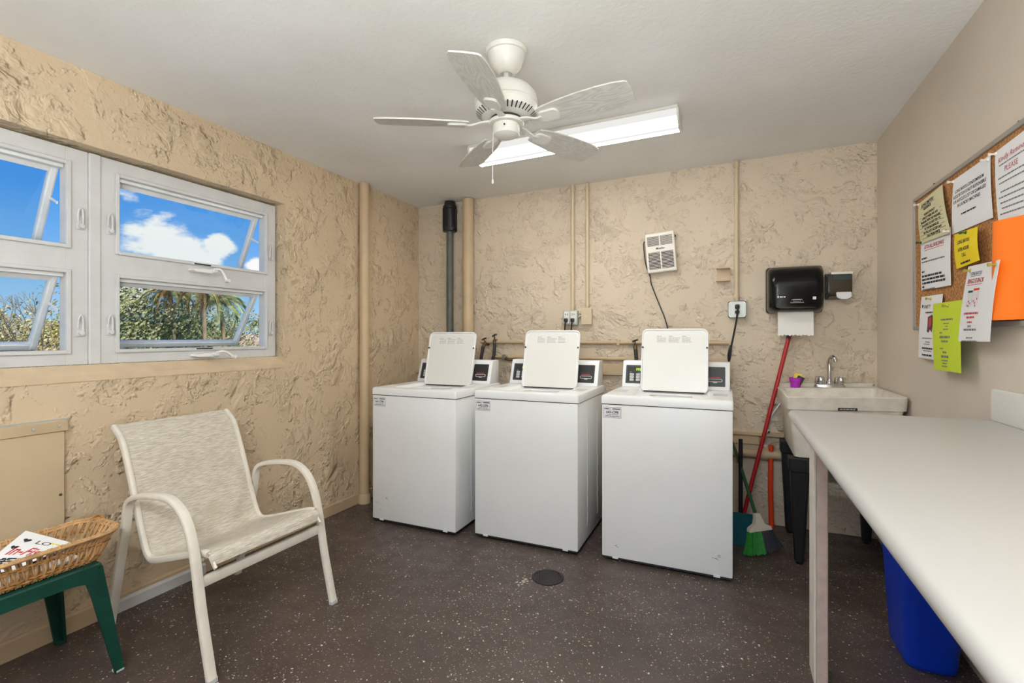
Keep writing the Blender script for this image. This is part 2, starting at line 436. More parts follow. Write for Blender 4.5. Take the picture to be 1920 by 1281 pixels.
def sheet(bm, f, nu, nv, th):
    """thin solid from a surface f(u,v)"""
    def nrm(u, v):
        e = 1e-3
        a = f(min(u+e, 1), v) - f(max(u-e, 0), v); b = f(u, min(v+e, 1)) - f(u, max(v-e, 0))
        return a.cross(b).normalized()
    G = [[], []]
    for s in (0, 1):
        for j in range(nv+1):
            for i in range(nu+1):
                u, v = i/nu, j/nv; G[s].append(bm.verts.new(f(u, v) + nrm(u, v)*th*(s-.5)))
    w = nu+1
    for s in (0, 1):
        for j in range(nv):
            for i in range(nu):
                q = [G[s][j*w+i], G[s][j*w+i+1], G[s][(j+1)*w+i+1], G[s][(j+1)*w+i]]
                bm.faces.new(q if s else q[::-1])
    ring = [i for i in range(nu+1)] + [j*w+nu for j in range(1, nv+1)] + [nv*w+i for i in range(nu-1, -1, -1)] + [j*w for j in range(nv-1, 0, -1)]
    for a, b in zip(ring, ring[1:] + ring[:1]): bm.faces.new((G[0][a], G[0][b], G[1][b], G[1][a]))
def xform(bm, mtx, start=0):
    for i, v in enumerate(bm.verts):
        if i >= start: v.co = mtx @ v.co
def text_into(bm, s, size, f, align='CENTER', ox=0., oy=0., shear=0., squeeze=1., bold=0.):
    """filled lettering; f(x, y) -> 3D point"""
    cu = bpy.data.curves.new('lettering', 'FONT'); cu.body = s; cu.size = size; cu.align_x = align; cu.resolution_u = 2
    cu.shear = shear; cu.offset = bold
    to = bpy.data.objects.new('lettering', cu); C.objects.link(to)
    dg = bpy.context.evaluated_depsgraph_get()
    me = bpy.data.meshes.new_from_object(to.evaluated_get(dg))
    vs = [bm.verts.new(f(ox + v.co.x*squeeze, oy + v.co.y)) for v in me.vertices]
    for p in me.polygons:
        try: bm.faces.new([vs[i] for i in p.vertices])
        except ValueError: pass
    bpy.data.objects.remove(to); bpy.data.curves.remove(cu); bpy.data.meshes.remove(me)
def bars_into(bm, x0, x1, y, h, f, rnd):
    """illegible print: one line of word-long dashes"""
    x = x0
    while x < x1:
        w = min(rnd.uniform(1.6, 5.0)*h, x1-x)
        if w > h*.5:
            bm.faces.new([bm.verts.new(f(a, b)) for a, b in ((x, y), (x+w, y), (x+w, y+h), (x, y+h))])
        x += w + h*.55

# ------------------------------------------------------------------ room shell
XL, XR, YB, YF = -2.544, .838, 3.665, -1.45
def ceil_z(x): return 2.404 + (x - XL) / (XR - XL) * .052
def slab(name, poly, f, m):
    bm = BM(); prism(bm, poly, f); return obj(name, bm, m)
struct(slab('floor', [(XL-.15, YF-.15), (XR+.15, YF-.15), (XR+.15, YB+.15), (XL-.15, YB+.15)], lambda a, b, s: Vector((a, b, -.12*s)), M_FLOOR),
       'dark brown flecked epoxy floor', 'floor')
struct(slab('ceiling', [(XL-.15, YF-.15), (XR+.15, YF-.15), (XR+.15, YB+.15), (XL-.15, YB+.15)], lambda a, b, s: Vector((a, b, ceil_z(a) + .15*s)), M_CEIL),
       'white painted ceiling', 'ceiling')
struct(slab('wall_back', [(XL, -.05), (XR, -.05), (XR, ceil_z(XR)+.1), (XL, ceil_z(XL)+.1)], lambda a, b, s: Vector((a, YB+.15*s, b)), M_WALL),
       'beige trowelled stucco wall behind the washers', 'wall')
struct(slab('wall_right', [(YF, -.05), (YB+.15, -.05), (YB+.15, 2.55), (YF, 2.55)], lambda a, b, s: Vector((XR+.15*s, a, b)), M_SMOOTH),
       'smooth beige wall with the cork board', 'wall')
# left wall with the window opening
OY0, OY1, OZ0, OZ1 = .30, 2.222, 1.068, 2.082
bm = BM()
box(bm, (XL-.15, YF, -.05), (XL, YB+.15, OZ0)); box(bm, (XL-.15, YF, OZ1), (XL, YB+.15, 2.5))
box(bm, (XL-.15, YF, OZ0), (XL, OY0, OZ1)); box(bm, (XL-.15, OY1, OZ0), (XL, YB+.15, OZ1))
wl = struct(obj('wall_left', bm, M_WALLL), 'beige trowelled stucco wall with the windows', 'wall')
bm = BM(); prism(bm, [(XL+.004, OZ0-.012), (XL-.15, OZ0-.012), (XL-.15, 1.12), (XL-.062, 1.124), (XL+.004, 1.082)], lambda a, b, s: Vector((a, OY0+.002+(OY1-OY0-.004)*s, b)))
obj('window_sill', bm, M_SILL, wl)
# rear wall with an assumed open doorway behind the camera, admitting sky light
bm = BM()
box(bm, (XL, YF-.15, -.05), (-1.1, YF, 2.5)); box(bm, (.3, YF-.15, -.05), (XR, YF, 2.5)); box(bm, (-1.1, YF-.15, 2.1), (.3, YF, 2.5))
struct(obj('wall_rear', bm, M_SMOOTH), 'beige wall with an assumed open doorway', 'wall')
# baseboards
bm = BM(); prism(bm, [(XL, 0), (XL+.014, 0), (XL+.014, .07), (XL+.008, .078), (XL, .078)], lambda a, b, s: Vector((a, YF + (1.20-YF)*s, b)))
prism(bm, [(XL, 0), (XL+.014, 0), (XL+.014, .07), (XL+.008, .078), (XL, .078)], lambda a, b, s: Vector((a, 1.20 + (YB-1.20)*s, b)))
bb = struct(obj('baseboard_left', bm, M_TAN), 'tan painted baseboard under the windows', 'baseboard')
bm = BM(); prism(bm, [(XL+.015, 0.001), (XL+.03, 0.001), (XL+.03, .048), (XL+.022, .056), (XL+.015, .058)], lambda a, b, s: Vector((a, 1.235 + .46*s, b)))
struct(obj('trim_1', bm, M_WFRAME), 'short white painted strip against the tan baseboard', 'trim')

# ------------------------------------------------------------------ windows (metal awning units, sashes swung out)
WX0, WX1 = XL-.116, XL-.066      # frame outer / inner face
def window_unit(name, label, y0, y1, iy0, iy1, ang_hi, ang_lo, cranks, latches):
    root = thing(name, label, 'window', (WX1, (y0+y1)/2, 1.126)); struct(root)
    def child(n, b, m, par=root, smooth=False):
        o = obj(n, b, m, None, smooth)
        o.parent = par
        if par is root: o.matrix_parent_inverse = root_inv
        return o
    root_inv = Matrix.Translation((WX1, (y0+y1)/2, 1.126)).inverted()
    Z0, Z1 = 1.126, 2.070; L0, L1, U0, U1 = 1.190, 1.524, 1.648, 1.994
    bm = BM()
    for lo, hi in (((y0, Z0), (iy0, Z1)), ((iy1, Z0), (y1, Z1)), ((iy0, Z0), (iy1, L0)), ((iy0, L1), (iy1, U0)), ((iy0, U1), (iy1, Z1))):
        box(bm, (WX0, lo[0], lo[1]), (WX1, hi[0], hi[1]), .0015, 1)
    child('window_frame', bm, M_WFRAME)
    for za, zb in ((L0, L1), (U0, U1)):       # raised glazing stop round each opening
        bm = BM(); w = .016; g = .010
        for lo, hi in (((iy0-w, za-w), (iy0, zb+w)), ((iy1, za-w), (iy1+w, zb+w)), ((iy0, za-w), (iy1, za)), ((iy0, zb), (iy1, zb+w))):
            box(bm, (WX1, lo[0], lo[1]), (WX1+g, hi[0], hi[1]), .002, 1)
        child('glazing_stop', bm, M_WFRAME)
        bm = BM()                             # weather strip step under the head
        box(bm, (WX0-.004, iy0+.002, zb-.016), (WX1-.012, iy1-.002, zb), .002, 1)
        child('head_strip', bm, M_ALU)
    for za, zb, ang in ((L0, L1, ang_lo), (U0, U1, ang_hi)):
        hz, hx, ln = zb-.004, WX0-.006, zb-za+.042
        ca, sa = math.cos(ang), math.sin(ang)
        def P(y, d, t):                        # d down the sash, t thickness to the inside
            return Vector((hx - d*sa + t*ca, y, hz - d*ca - t*sa))
        bm = BM(); a, b = iy0+.004, iy1-.004; w = .028
        for (ya, yb_, da, db) in ((a, a+w, 0, ln), (b-w, b, 0, ln), (a+w, b-w, 0, w), (a+w, b-w, ln-w*1.15, ln)):
            prism(bm, [(ya, da), (yb_, da), (yb_, db), (ya, db)], lambda y, d, s: P(y, d, -.011+.022*s))
            prism(bm, [(ya+.006, da+.006), (yb_-.006, da+.006), (yb_-.006, db-.006), (ya+.006, db-.006)], lambda y, d, s: P(y, d, .011+.005*s))
        sash = child('sash', bm, M_ALU)
        bm = BM(); prism(bm, [(a+w-.004, w-.004), (b-w+.004, w-.004), (b-w+.004, ln-w), (a+w-.004, ln-w)], lambda y, d, s: P(y, d, -.002+.004*s))
        child('pane', bm, M_GLASS, sash)
        for yy in (iy0+.012, iy1-.012):        # scissor stay arm
            bm = BM(); q0 = Vector((WX0+.01, yy, za+(zb-za)*.52)); q1 = P(yy, ln*.36, .012)
            sweep(bm, [q0, q1], rrect(.004, .012, .001, 1), side=(0, 1, 0)); child('stay_arm', bm, M_ALU)
    for cy, cz, flip in cranks:
        bm = BM(); box(bm, (WX1+.0095, cy-.045, cz+.031), (WX1+.0115, cy+.045, cz+.038)); child('drain_slot', bm, M_SLOT)
        bm = BM()
        prism(bm, [(-.075, -.004), (-.06, -.012), (.05, -.014), (.055, .012), (-.02, .013), (-.07, .006)], lambda a, b, s: Vector((WX1+.002+.034*s, cy+a*(1-.12*s), cz+b*(1-.25*s))))
        o = child('crank_handle', bm, M_CRANK, smooth=True)
        bm = BM(); lathe(bm, [(0, 0), (.013, 0), (.013, .026), (.008, .032), (0, .032)], (WX1+.030, cy+.04, cz+.004), 14, 'x')
        pts = catmull([(WX1+.056, cy+.03, cz+.010), (WX1+.064, cy+.060, cz+.012), (WX1+.068, cy+.080, cz-.018), (WX1+.072, cy+.092, cz-.046)] if flip > 0 else [(WX1+.056, cy+.03, cz+.010), (WX1+.066, cy+.060, cz+.020), (WX1+.070, cy+.092, cz+.008), (WX1+.074, cy+.118, cz-.012)], 5)
        sweep(bm, pts, rrect(.020, .012, .004, 2)); tube(bm, [pts[-1]+Vector((-.006, 0, 0)), pts[-1]+Vector((.018, .004, 0))], .010, 10)
        child('crank_arm', bm, M_CRANK, o, True)
    for ly, lz in latches:
        bm = BM()
        box(bm, (WX1, ly-.013, lz-.045), (WX1+.006, ly+.013, lz+.012), .003, 2)
        pts = catmull([(WX1+.008, ly-.008, lz-.01), (WX1+.012, ly-.008, lz+.03), (WX1+.014, ly, lz+.048), (WX1+.012, ly+.008, lz+.03), (WX1+.012, ly+.008, lz-.02), (WX1+.010, ly+.006, lz-.035)], 5)
        tube(bm, pts, .0045, 8)
        lathe(bm, [(0, 0), (.011, 0), (.010, .014), (0, .016)], (WX1+.006, ly+.003, lz-.03), 12, 'x')
        child('latch', bm, M_WFRAME, smooth=True)
    return root
window_unit('window_1', 'white metal awning window nearer the wicker basket', .318, 1.222, .396, 1.142, math.radians(25), math.radians(30),
            [(.76, 1.604, 1), (.76, 1.150, -1)], [(1.190, 1.765), (1.190, 1.295), (.355, 1.765), (.355, 1.295)])
window_unit('window_2', 'white metal awning window nearer the tan corner pipe', 1.268, 2.207, 1.342, 2.128, math.radians(25), math.radians(31),
            [(1.735, 1.604, 1), (1.745, 1.150, -1)], [(1.303, 1.765), (1.303, 1.300), (2.168, 1.765), (2.168, 1.300)])
bm = BM(); box(bm, (WX0, 1.2225, 1.126), (WX1+.008, 1.2675, 2.07), .004, 2)
struct(obj('trim_2', bm, M_WFRAME), 'white mullion cover between the two windows', 'trim')

# ------------------------------------------------------------------ lamp fixtures
def fixture(label, x0, x1, y, lens):
    xm = (x0+x1)/2; zt = ceil_z(xm)
    root = thing('fluorescent_fixture', label, 'light fixture', (xm, y, zt)); L = x1-x0
    tilt = math.atan((ceil_z(x1)-ceil_z(x0))/L); root.rotation_euler = (0, -tilt, 0)
    hw = .106; sec = [(-hw, -.012), (-hw, -.038), (-hw+.022, -.068), (-hw*.45, -.078), (hw*.45, -.078), (hw-.022, -.068), (hw, -.038), (hw, -.012)]
    bm = BM(); prism(bm, sec, lambda a, b, s: Vector((-L/2+.006 + (L-.012)*s, a, b)))
    obj('lens', bm, lens, root)
    bm = BM(); box(bm, (-L/2, -hw-.006, -.016), (L/2, hw+.006, 0), .003, 1); obj('housing', bm, M_FANW, root)
    for s in (-1, 1):
        bm = BM(); sec2 = [(a*1.03, b*1.04) for a, b in sec]
        prism(bm, sec2, lambda a, b, t: Vector((s*(L/2-.006) + s*.01*t, a, b))); obj('end_cap', bm, M_FANW, root)
    return root
fixture('lit white fluorescent wrap fixture on the ceiling behind the fan', -1.46, -.238, 2.735, M_LENS)
fixture('added unseen fill light behind the camera, shaped as a fluorescent wrap fixture', -.85, .37, -.75, M_FILL_LENS)  # out of view, added as fill light for the room

# ------------------------------------------------------------------ ceiling fan
fx, fy = -.840, 1.835; fz = ceil_z(fx)
fan = thing('ceiling_fan', 'white five blade ceiling fan with downrod and pull chain', 'ceiling fan', (fx, fy, fz))
bm = BM(); lathe(bm, [(.087, 0), (.087, -.012), (.084, -.017), (.077, -.019), (.076, -.024), (.074, -.034), (.067, -.058), (.053, -.080), (.040, -.090), (.034, -.096), (.026, -.098), (.022, -.090), (0, -.090)], n=40); obj('canopy', bm, M_FANW, fan, True)
bm = BM(); lathe(bm, [(.0125, -.08), (.0125, -.16), (.021, -.16), (.021, -.178)], n=16); obj('downrod', bm, M_FANW, fan, True)
bm = BM(); lathe(bm, [(.03, -.150), (.075, -.152), (.105, -.162), (.124, -.186), (.131, -.216), (.131, -.222), (.126, -.225), (.126, -.231), (.129, -.235), (.122, -.262), (.098, -.275), (.062, -.280), (0, -.280)], n=48)
mot = obj('motor_housing', bm, M_FANW, fan, True)
bm = BM()
for k in range(40):
    a = 2*PI*k/40
    if (k % 10) in (0,): continue
    d = Vector((math.cos(a), math.sin(a), 0)); t = Vector((-d.y, d.x, 0))
    p0 = d*.1245 + Vector((0, 0, -.259)); p1 = d*.1015 + Vector((0, 0, -.2755)); nrm = Vector((d.x*.5, d.y*.5, -.86))
    bm.faces.new([bm.verts.new(q + nrm*.0012) for q in (p0+t*.0032, p0-t*.0032, p1-t*.0026, p1+t*.0026)])
obj('vent_slots', bm, M_SLOT, mot)['kind'] = 'stuff'
bm = BM(); lathe(bm, [(.062, -.279), (.066, -.284), (.066, -.292), (.058, -.294)], n=36); obj('flywheel_gap', bm, M_SLOT, fan, True)
bm = BM(); lathe(bm, [(.04, -.292), (.071, -.293), (.074, -.300), (.071, -.306), (.05, -.307)], n=36); obj('hub_plate', bm, M_FANW, fan, True)
bm = BM(); lathe(bm, [(.05, -.306), (.055, -.308), (.055, -.340), (.052, -.348), (.036, -.356), (0, -.358)], n=36)
sw = obj('switch_housing', bm, M_FANW, fan, True)
bm = BM(); lathe(bm, [(0, 0), (.0035, 0), (.0035, .003), (0, .003)], (0, 0, 0), 10)
xform(bm, Matrix.Rotation(PI/2, 4, 'X')); 
o = obj('screw_hole', bm, M_SLOT, sw, loc=(.016, -.0535, -.326), rot=(0, 0, .3))
# blades
bl = [(.155, .040), (.19, .050), (.26, .060), (.34, .067), (.42, .069), (.48, .066), (.520, .058), (.530, .050)]
poly = [(x, -w) for x, w in bl] + [(.534, 0)] + [(x, w) for x, w in reversed(bl)]
blade_me = iron_me = None
for k in range(5):
    a = math.radians(208 + 72*k)
    if blade_me is None:
        bm = BM(); prism(bm, poly, lambda p, q, s: Vector((p, q, -.003+.006*s)))
        xform(bm, Matrix.Rotation(math.radians(-13), 4, 'X'))
        b = obj('blade', bm, M_GRAIN, fan); blade_me = b.data
        bm = BM()
        sweep(bm, catmull([(.055, 0, .008), (.10, 0, .004), (.145, 0, -.010), (.17, 0, -.008)], 4), rrect(.034, .010, .003, 1), side=(0, 1, 0), scale=lambda t: 1-.25*math.sin(PI*t))
        n0 = len(bm.verts)
        pl = rrect(.085, .056, .02, 4); prism(bm, [(p+.20, q) for p, q in pl], lambda p, q, s: Vector((p, q, -.012+.009*s)))
        bm.verts.ensure_lookup_table()
        for i in range(n0, len(bm.verts)): bm.verts[i].co = Matrix.Rotation(math.radians(-13), 4, 'X') @ bm.verts[i].co
        ir = obj('blade_iron', bm, M_FANW, b, True); iron_me = ir.data
    else:
        b = bpy.data.objects.new('blade', blade_me); C.objects.link(b); b.parent = fan
        ir = bpy.data.objects.new('blade_iron', iron_me); C.objects.link(ir); ir.parent = b
    b.location = (0, 0, -.305); b.rotation_euler = (0, 0, a)
bm = BM(); tube(bm, [(-.045, -.03, -.335), (-.048, -.03, -.42), (-.048, -.03, -.535)], .0013, 6); ch = obj('pull_chain', bm, M_ALU, fan)
bm = BM(); lathe(bm, [(0, 0), (.004, -.004), (.005, -.014), (.003, -.02), (0, -.021)], (-.048, -.03, -.532), 10); obj('chain_fob', bm, M_FANW, ch, True)

# ------------------------------------------------------------------ washing machines
def washer(label, xl, xr, yf, h, code, rotz=0.):
    W = xr-xl; D = .655; root = thing('washing_machine', label, 'washing machine', ((xl+xr)/2, yf, 0), rotz, 'top loading washers along the back wall')
    w = W/2; zb = .022; zs = h-.052
    bm = BM(); box(bm, (-w, 0, zb), (w, D, zs), .006, 2); cab = obj('cabinet', bm, M_ENAMEL, root, True)
    bm = BM(); box(bm, (-w+.004, .003, zb-.010), (w-.004, D-.01, zb+.004), .002, 1); obj('toe_rail', bm, M_DGREY, cab)
    bm = BM()                                    # pressed panel lines on the side
    for y0, y1 in ((.20, .215), (.44, .455)):
        box(bm, (w-.001, y0, .10), (w+.0015, y1, zs-.10), .001, 1)
    obj('side_rib', bm, M_ENAMEL, cab)
    for sx in (-1, 1):
        for yy in (.05, D-.05):
            bm = BM(); lathe(bm, [(.017, 0), (.019, .003), (.017, .010), (.006, .011), (.006, zb)], (sx*(w-.07), yy, 0), 14); obj('foot', bm, M_DARK, root, True)
        bm = BM(); box(bm, (sx*(w-.075)-.016, -.002, zb-.006), (sx*(w-.075)+.016, .006, zb+.006), .001, 1); obj('toe_clip', bm, M_ALU, cab)
    # top deck: a frame round the lid opening with rolled front edge
    oy0, oy1, ow = .055, .445, .212
    ox = .006
    e = .004; bm = BM()
    inner = [(p+ox, q+(oy0+oy1)/2) for p, q in rrect(2*ow, oy1-oy0, .045, 6)]; ni = len(inner)
    outer = rrect(2*(w+e), D+e, .012, 6); outer = [(p, q+D/2-e/2) for p, q in outer]
    def loop(P_, z): return [bm.verts.new((p, q, z)) for p, q in P_]
    def shrink(P_, cx, cy, d): return [(cx+(p-cx)*(1-d/abs(w)), cy+(q-cy)*(1-d/(D/2))) for p, q in P_]
    Ls = [loop(outer, zs+.004), loop(outer, h-.012), loop(shrink(outer, 0, D/2, .004), h-.004), loop(shrink(outer, 0, D/2, .014), h),
          loop(inner, h), loop(shrink(inner, ox, .25, .006), h-.003), loop(shrink(inner, ox, .25, .016), h-.020)]
    for A, B in zip(Ls, Ls[1:]):
        for j in range(ni): bm.faces.new((A[j], A[(j+1) % ni], B[(j+1) % ni], B[j]))
    bm.faces.new(Ls[0][::-1])
    hc_ = (ox, (oy0+oy1)/2-.02); an_ = [math.atan2(v.co.y-hc_[1], v.co.x-hc_[0]) for v in Ls[-1]]
    cl_ = [[bm.verts.new((hc_[0]+r_*math.cos(a), hc_[1]+r_*math.sin(a), z)) for a in an_] for r_, z in ((.152, h-.020), (.148, h-.024), (.148, h-.044))]
    for A, B in zip([Ls[-1]]+cl_, cl_):
        for j in range(ni): bm.faces.new((A[j], A[(j+1) % ni], B[(j+1) % ni], B[j]))
    bm.faces.new(cl_[-1])
    top = obj('top_deck', bm, M_ENAMEL, root, True)
    bm = BM(); box(bm, (-w+.001, .001, zs-.001), (w-.001, D-.001, zs+.005)); obj('deck_seam', bm, M_DGREY, top)
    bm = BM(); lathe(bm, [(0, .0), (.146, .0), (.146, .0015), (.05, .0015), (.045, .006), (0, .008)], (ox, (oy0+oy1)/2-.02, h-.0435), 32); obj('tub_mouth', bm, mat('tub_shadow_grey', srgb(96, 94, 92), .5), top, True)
    # printed panels on the deck sides
    for sx in (-1, 1):
        bm = BM(); prism(bm, [(p+sx*(w-.06), q+.25) for p, q in rrect(.075, .12, .006, 2)], lambda a, b, s: Vector((a, b, h+.0002+.0006*s)))
        pnl = obj('instruction_panel', bm, mat('deck_print_panel', srgb(206, 205, 202), .4), top)
    # open lid leaning back
    y0, z0 = .412, h-.014; ang = math.radians(13); LW, LH = .392, .398
    def P(a, b, t): return Vector((ox+a, y0 + b*math.sin(ang) + t*math.cos(ang), z0 + b*math.cos(ang) - t*math.sin(ang)))
    shape = [(p, q+LH/2) for p, q in rrect(LW, LH, .032, 5)]
    # inner rim: corners sharper near the hinge
    bm = BM(); prism(bm, shape, lambda a, b, s: P(a, b, .004+.012*s)); lid = obj('lid', bm, M_ENAMEL, root, True)
    bm = BM(); ring = [P(a*.985, (b-LH/2)*.985+LH/2, .002) for a, b in shape]
    sweep(bm, ring, circ(6, .0055), closed=True); obj('lid_lip', bm, M_ENAMEL, lid, True)
    bm = BM(); prism(bm, [(a*.93, (b-LH/2)*.93+LH/2-.006) for a, b in shape], lambda a, b, s: P(a, b, .0015+.003*s)); obj('lid_liner', bm, M_LIDIN, lid)
    bm = BM(); sweep(bm, [P(-LW/2+.02, .002, -.002), P(LW/2-.02, .002, -.002)], circ(6, .004)); obj('hinge_gap', bm, M_SLOT, lid)
    for sx in (-1, 1):
        bm = BM(); sweep(bm, [P(sx*(LW/2-.006), LH*.70, -.006), P(sx*(LW/2-.006), LH*.70, 0.006)], circ(8, .006)); obj('bumper', bm, M_DGREY, lid)
    rnd = random.Random(3); bm = BM()
    for c0, c1 in ((-.105, -.045), (-.035, .035), (.045, .105)):
        bars_into(bm, c0, c0+.028, LH*.875, .006, lambda a, b: P(a, b, .0008), rnd)
        for k in range(4): bars_into(bm, c0, c1-rnd.uniform(0, .012), LH*.85-k*.0085, .0042, lambda a, b: P(a, b, .0008), rnd)
    pr = obj('lid_print', bm, M_LGINK, lid); pr['kind'] = 'stuff'
    # console
    ch = .168; yb0, yb1 = .50, .655; cw = w-.012
    prof = [(yb0, h), (yb0+.052, h+ch-.012), (yb0+.062, h+ch), (yb1, h+ch), (yb1, h)]
    bm = BM(); prism(bm, prof, lambda a, b, s: Vector((-cw+2*cw*s, a, b)))
    es = [e for e in bm.edges if e.calc_length() > .02]
    bmesh.ops.bevel(bm, geom=es, offset=.005, segments=2, affect='EDGES', profile=.5)
    con = obj('console', bm, M_ENAMEL, root, True)
    sl = Vector((0, .052, ch-.012)); sl.normalize(); nn = Vector((0, -sl.z, sl.y))
    def Q(x, b, t=0.): return Vector((x, yb0, h)) + sl*b + nn*t
    def plate(name, x0, x1, b0, b1, t0, t1, m, par, r=.004):
        bm = BM(); prism(bm, [(p+(x0+x1)/2, q+(b0+b1)/2) for p, q in rrect(x1-x0, b1-b0, r, 2)], lambda a, b, s: Q(a, b, t0+(t1-t0)*s)); return obj(name, bm, m, par)
    cp = plate('control_panel', -cw+.022, -cw+.150, .024, .146, -.002, .002, M_DGREY, con)
    bm = BM(); x0 = -cw+.022
    for a0, a1, b0, b1 in ((x0+.006, x0+.122, .030, .0315), (x0+.006, x0+.122, .1385, .140), (x0+.006, x0+.0075, .030, .140)):
        bm.faces.new([bm.verts.new(Q(a, b, .0026)) for a, b in ((a0, b0), (a1, b0), (a1, b1), (a0, b1))])
    obj('panel_outline', bm, M_GINK, cp)['kind'] = 'stuff'
    bm = BM(); text_into(bm, '152', .021, lambda a, b: Q(a, b, .003), 'LEFT', x0+.062, .111, bold=.0006); obj('display_digits', bm, M_LED, cp)
    for i in range(2):
        for j in range(3):
            plate('button', x0+.026+i*.040, x0+.052+i*.040, .040+j*.0175, .055+j*.0175, .002, .006, M_BTN, cp, .003)
        bm = BM(); bars_into(bm, x0+.024+i*.054, x0+.038+i*.054, .098, .0035, lambda a, b: Q(a, b, .003), rnd); bars_into(bm, x0+.024+i*.054, x0+.036+i*.054, .088, .006, lambda a, b: Q(a, b, .003), rnd)
        obj('panel_print', bm, M_GINK, cp)['kind'] = 'stuff'
    cp = plate('card_reader_panel', cw-.145, cw-.026, .022, .146, -.002, .002, M_DGREY, con)
    xr_ = cw-.145
    bm = BM(); ring = [Q(xr_+.062+p, .060+q, .004) for p, q in rrect(.078, .016, .005, 3)]; sweep(bm, ring, circ(6, .0024), closed=True); obj('card_slot', bm, M_BTN, cp, True)
    plate('slot_tab', xr_+.050, xr_+.074, .044, .053, .002, .005, M_BTN, cp)
    bm = BM(); bars_into(bm, xr_+.030, xr_+.096, .076, .006, lambda a, b: Q(a, b, .003), rnd); obj('slot_print', bm, M_RED, cp)['kind'] = 'stuff'
    for (yy, zz) in ((.60, h+.135), (.575, h+.035)):
        bm = BM(); lathe(bm, [(0, 0), (.004, 0), (.003, .002), (0, .002)], (cw-.001, yy, zz), 10, 'x'); obj('screw', bm, M_ALU, con, True)
    # asset sticker
    f = lambda a, b: Vector((-w+.010+a, -.0012, zs-.012-.062+b))
    sx0 = -w+.010
    bm = BM(); prism(bm, rrect(.098, .060, .003, 2), lambda a, b, s: Vector((sx0+.049+a, -.0002-.0006*s, zs-.044+b))); st = obj('asset_sticker', bm, M_SHEET, root)
    g = lambda a, b: Vector((sx0+.049+a, -.0012, zs-.044+b))
    bm = BM(); text_into(bm, code, .019, g, 'CENTER', 0, -.005, bold=.0005)
    for a0, a1, b0, b1 in ((-.049, .049, .0285, .0298), (-.049, .049, -.0298, -.0285), (-.049, -.0477, -.03, .03), (.0477, .049, -.03, .03), (.0, .044, .0175, .0225), (-.036, -.024, .0175, .022)):
        bm.faces.new([bm.verts.new(g(a, b)) for a, b in ((a0, b0), (a1, b0), (a1, b1), (a0, b1))])
    obj('sticker_print', bm, M_INK, st)['kind'] = 'stuff'
    bm = BM(); bars_into(bm, -.03, .03, -.013, .003, g, rnd); bars_into(bm, -.04, .04, -.0225, .004, g, rnd); bars_into(bm, -.046, -.01, .017, .005, lambda a, b: g(a, b)+Vector((0, .0002, 0)), rnd)
    obj('sticker_small_print', bm, M_GINK, st)['kind'] = 'stuff'
    return root, w, h
# scuffs on the enamel are small flat marks
def scuffs(root, spots, w):
    bm = BM(); rnd = random.Random(5)
    for x, z, l in spots:
        for k in range(3):
            a = x + rnd.uniform(-.012, .012); b = z + rnd.uniform(-.006, .006); ll = l*rnd.uniform(.3, 1)
            an = rnd.uniform(-.5, .5); d = Vector((math.cos(an)*ll, 0, math.sin(an)*ll)); n = Vector((-math.sin(an)*.0011, 0, math.cos(an)*.0011))
            p = Vector((a, -.0006, b)); bm.faces.new([bm.verts.new(q) for q in (p-n, p+d-n*.3, p+d+n*.3, p+n)])
    obj('scuff_marks', bm, M_INK, root)['kind'] = 'stuff'
w1, ww, _ = washer('white top loading washer with open lid in the corner, marked 641-CPB', -2.205, -1.557, 2.640, .907, '641-CPB')
scuffs(w1, [(-.22, .165, .03), (-.29, .135, .01), (-.25, .09, .008)], ww)
w2, ww, _ = washer('white top loading washer with open lid between two others, marked 642-CPB', -1.447, -.783, 2.688, .917, '642-CPB')
w3, ww, _ = washer('white top loading washer with open lid nearest the brooms, marked 643-CPB', -.650, .020, 2.708, .923, '643-CPB')
scuffs(w3, [(-.265, .085, .02), (.25, .115, .02), (.27, .125, .02)], ww)

# ------------------------------------------------------------------ sling chair
ch = thing('sling_chair', 'white metal patio armchair with woven beige sling seat', 'chair', (-1.698, 1.460, 0), math.radians(-1.2))
arm = [(0, 0), (-.058, .235), (-.096, .43), (-.136, .54), (-.185, .598), (-.256, .628), (-.356, .624), (-.47, .604), (-.525, .565), (-.548, .46), (-.607, .241), (-.672, .0)]
sl_prof = [(-.715, .862), (-.688, .842), (-.648, .802), (-.600, .694), (-.560, .588), (-.522, .483), (-.487, .395), (-.462, .358), (-.42, .347), (-.30, .378), (-.2, .408), (-.10, .434), (-.062, .425), (-.050, .392)]
for s, yy in ((-1, -.29), (1, .29)):
    bm = BM(); pts = [Vector((u, yy, z)) for u, z, *_ in catmull([(u, z, 0) for u, z in arm], 6)]
    sweep(bm, pts, rrect(.036, .022, .007, 2), side=(0, 1, 0)); obj('arm_frame', bm, M_CHAIRF, ch, True)
    bm = BM(); pts = [Vector((u, s*.252, z)) for u, z, *_ in catmull([(u, z, 0) for u, z in sl_prof], 6)]
    sweep(bm, pts[:-9], rrect(.022, .026, .008, 2), side=(0, 1, 0)); r = obj('sling_rail', bm, M_CHAIRF, ch, True)
    bm = BM(); sweep(bm, [pts[-9]+Vector((-.004, s*-.004, -.006)), pts[-9]+Vector((.030, s*-.004, -.046))], rrect(.010, .016, .003, 1), side=(0, 1, 0)); obj('rail_end', bm, M_CHAIRF, r)
    for u, z in ((-.545, .52), (-.108, .41)):
        bm = BM(); sweep(bm, [(u, s*.255, z), (u, s*.285, z)], circ(10, .010)); obj('spacer', bm, M_CHAIRF, ch, True)
    for u in (0, -.672):
        bm = BM(); sweep(bm, [(u, yy, .000), (u-.001, yy, .014)], rrect(.037, .024, .006, 2), side=(0, 1, 0)); obj('foot_cap', bm, M_BTN, ch)
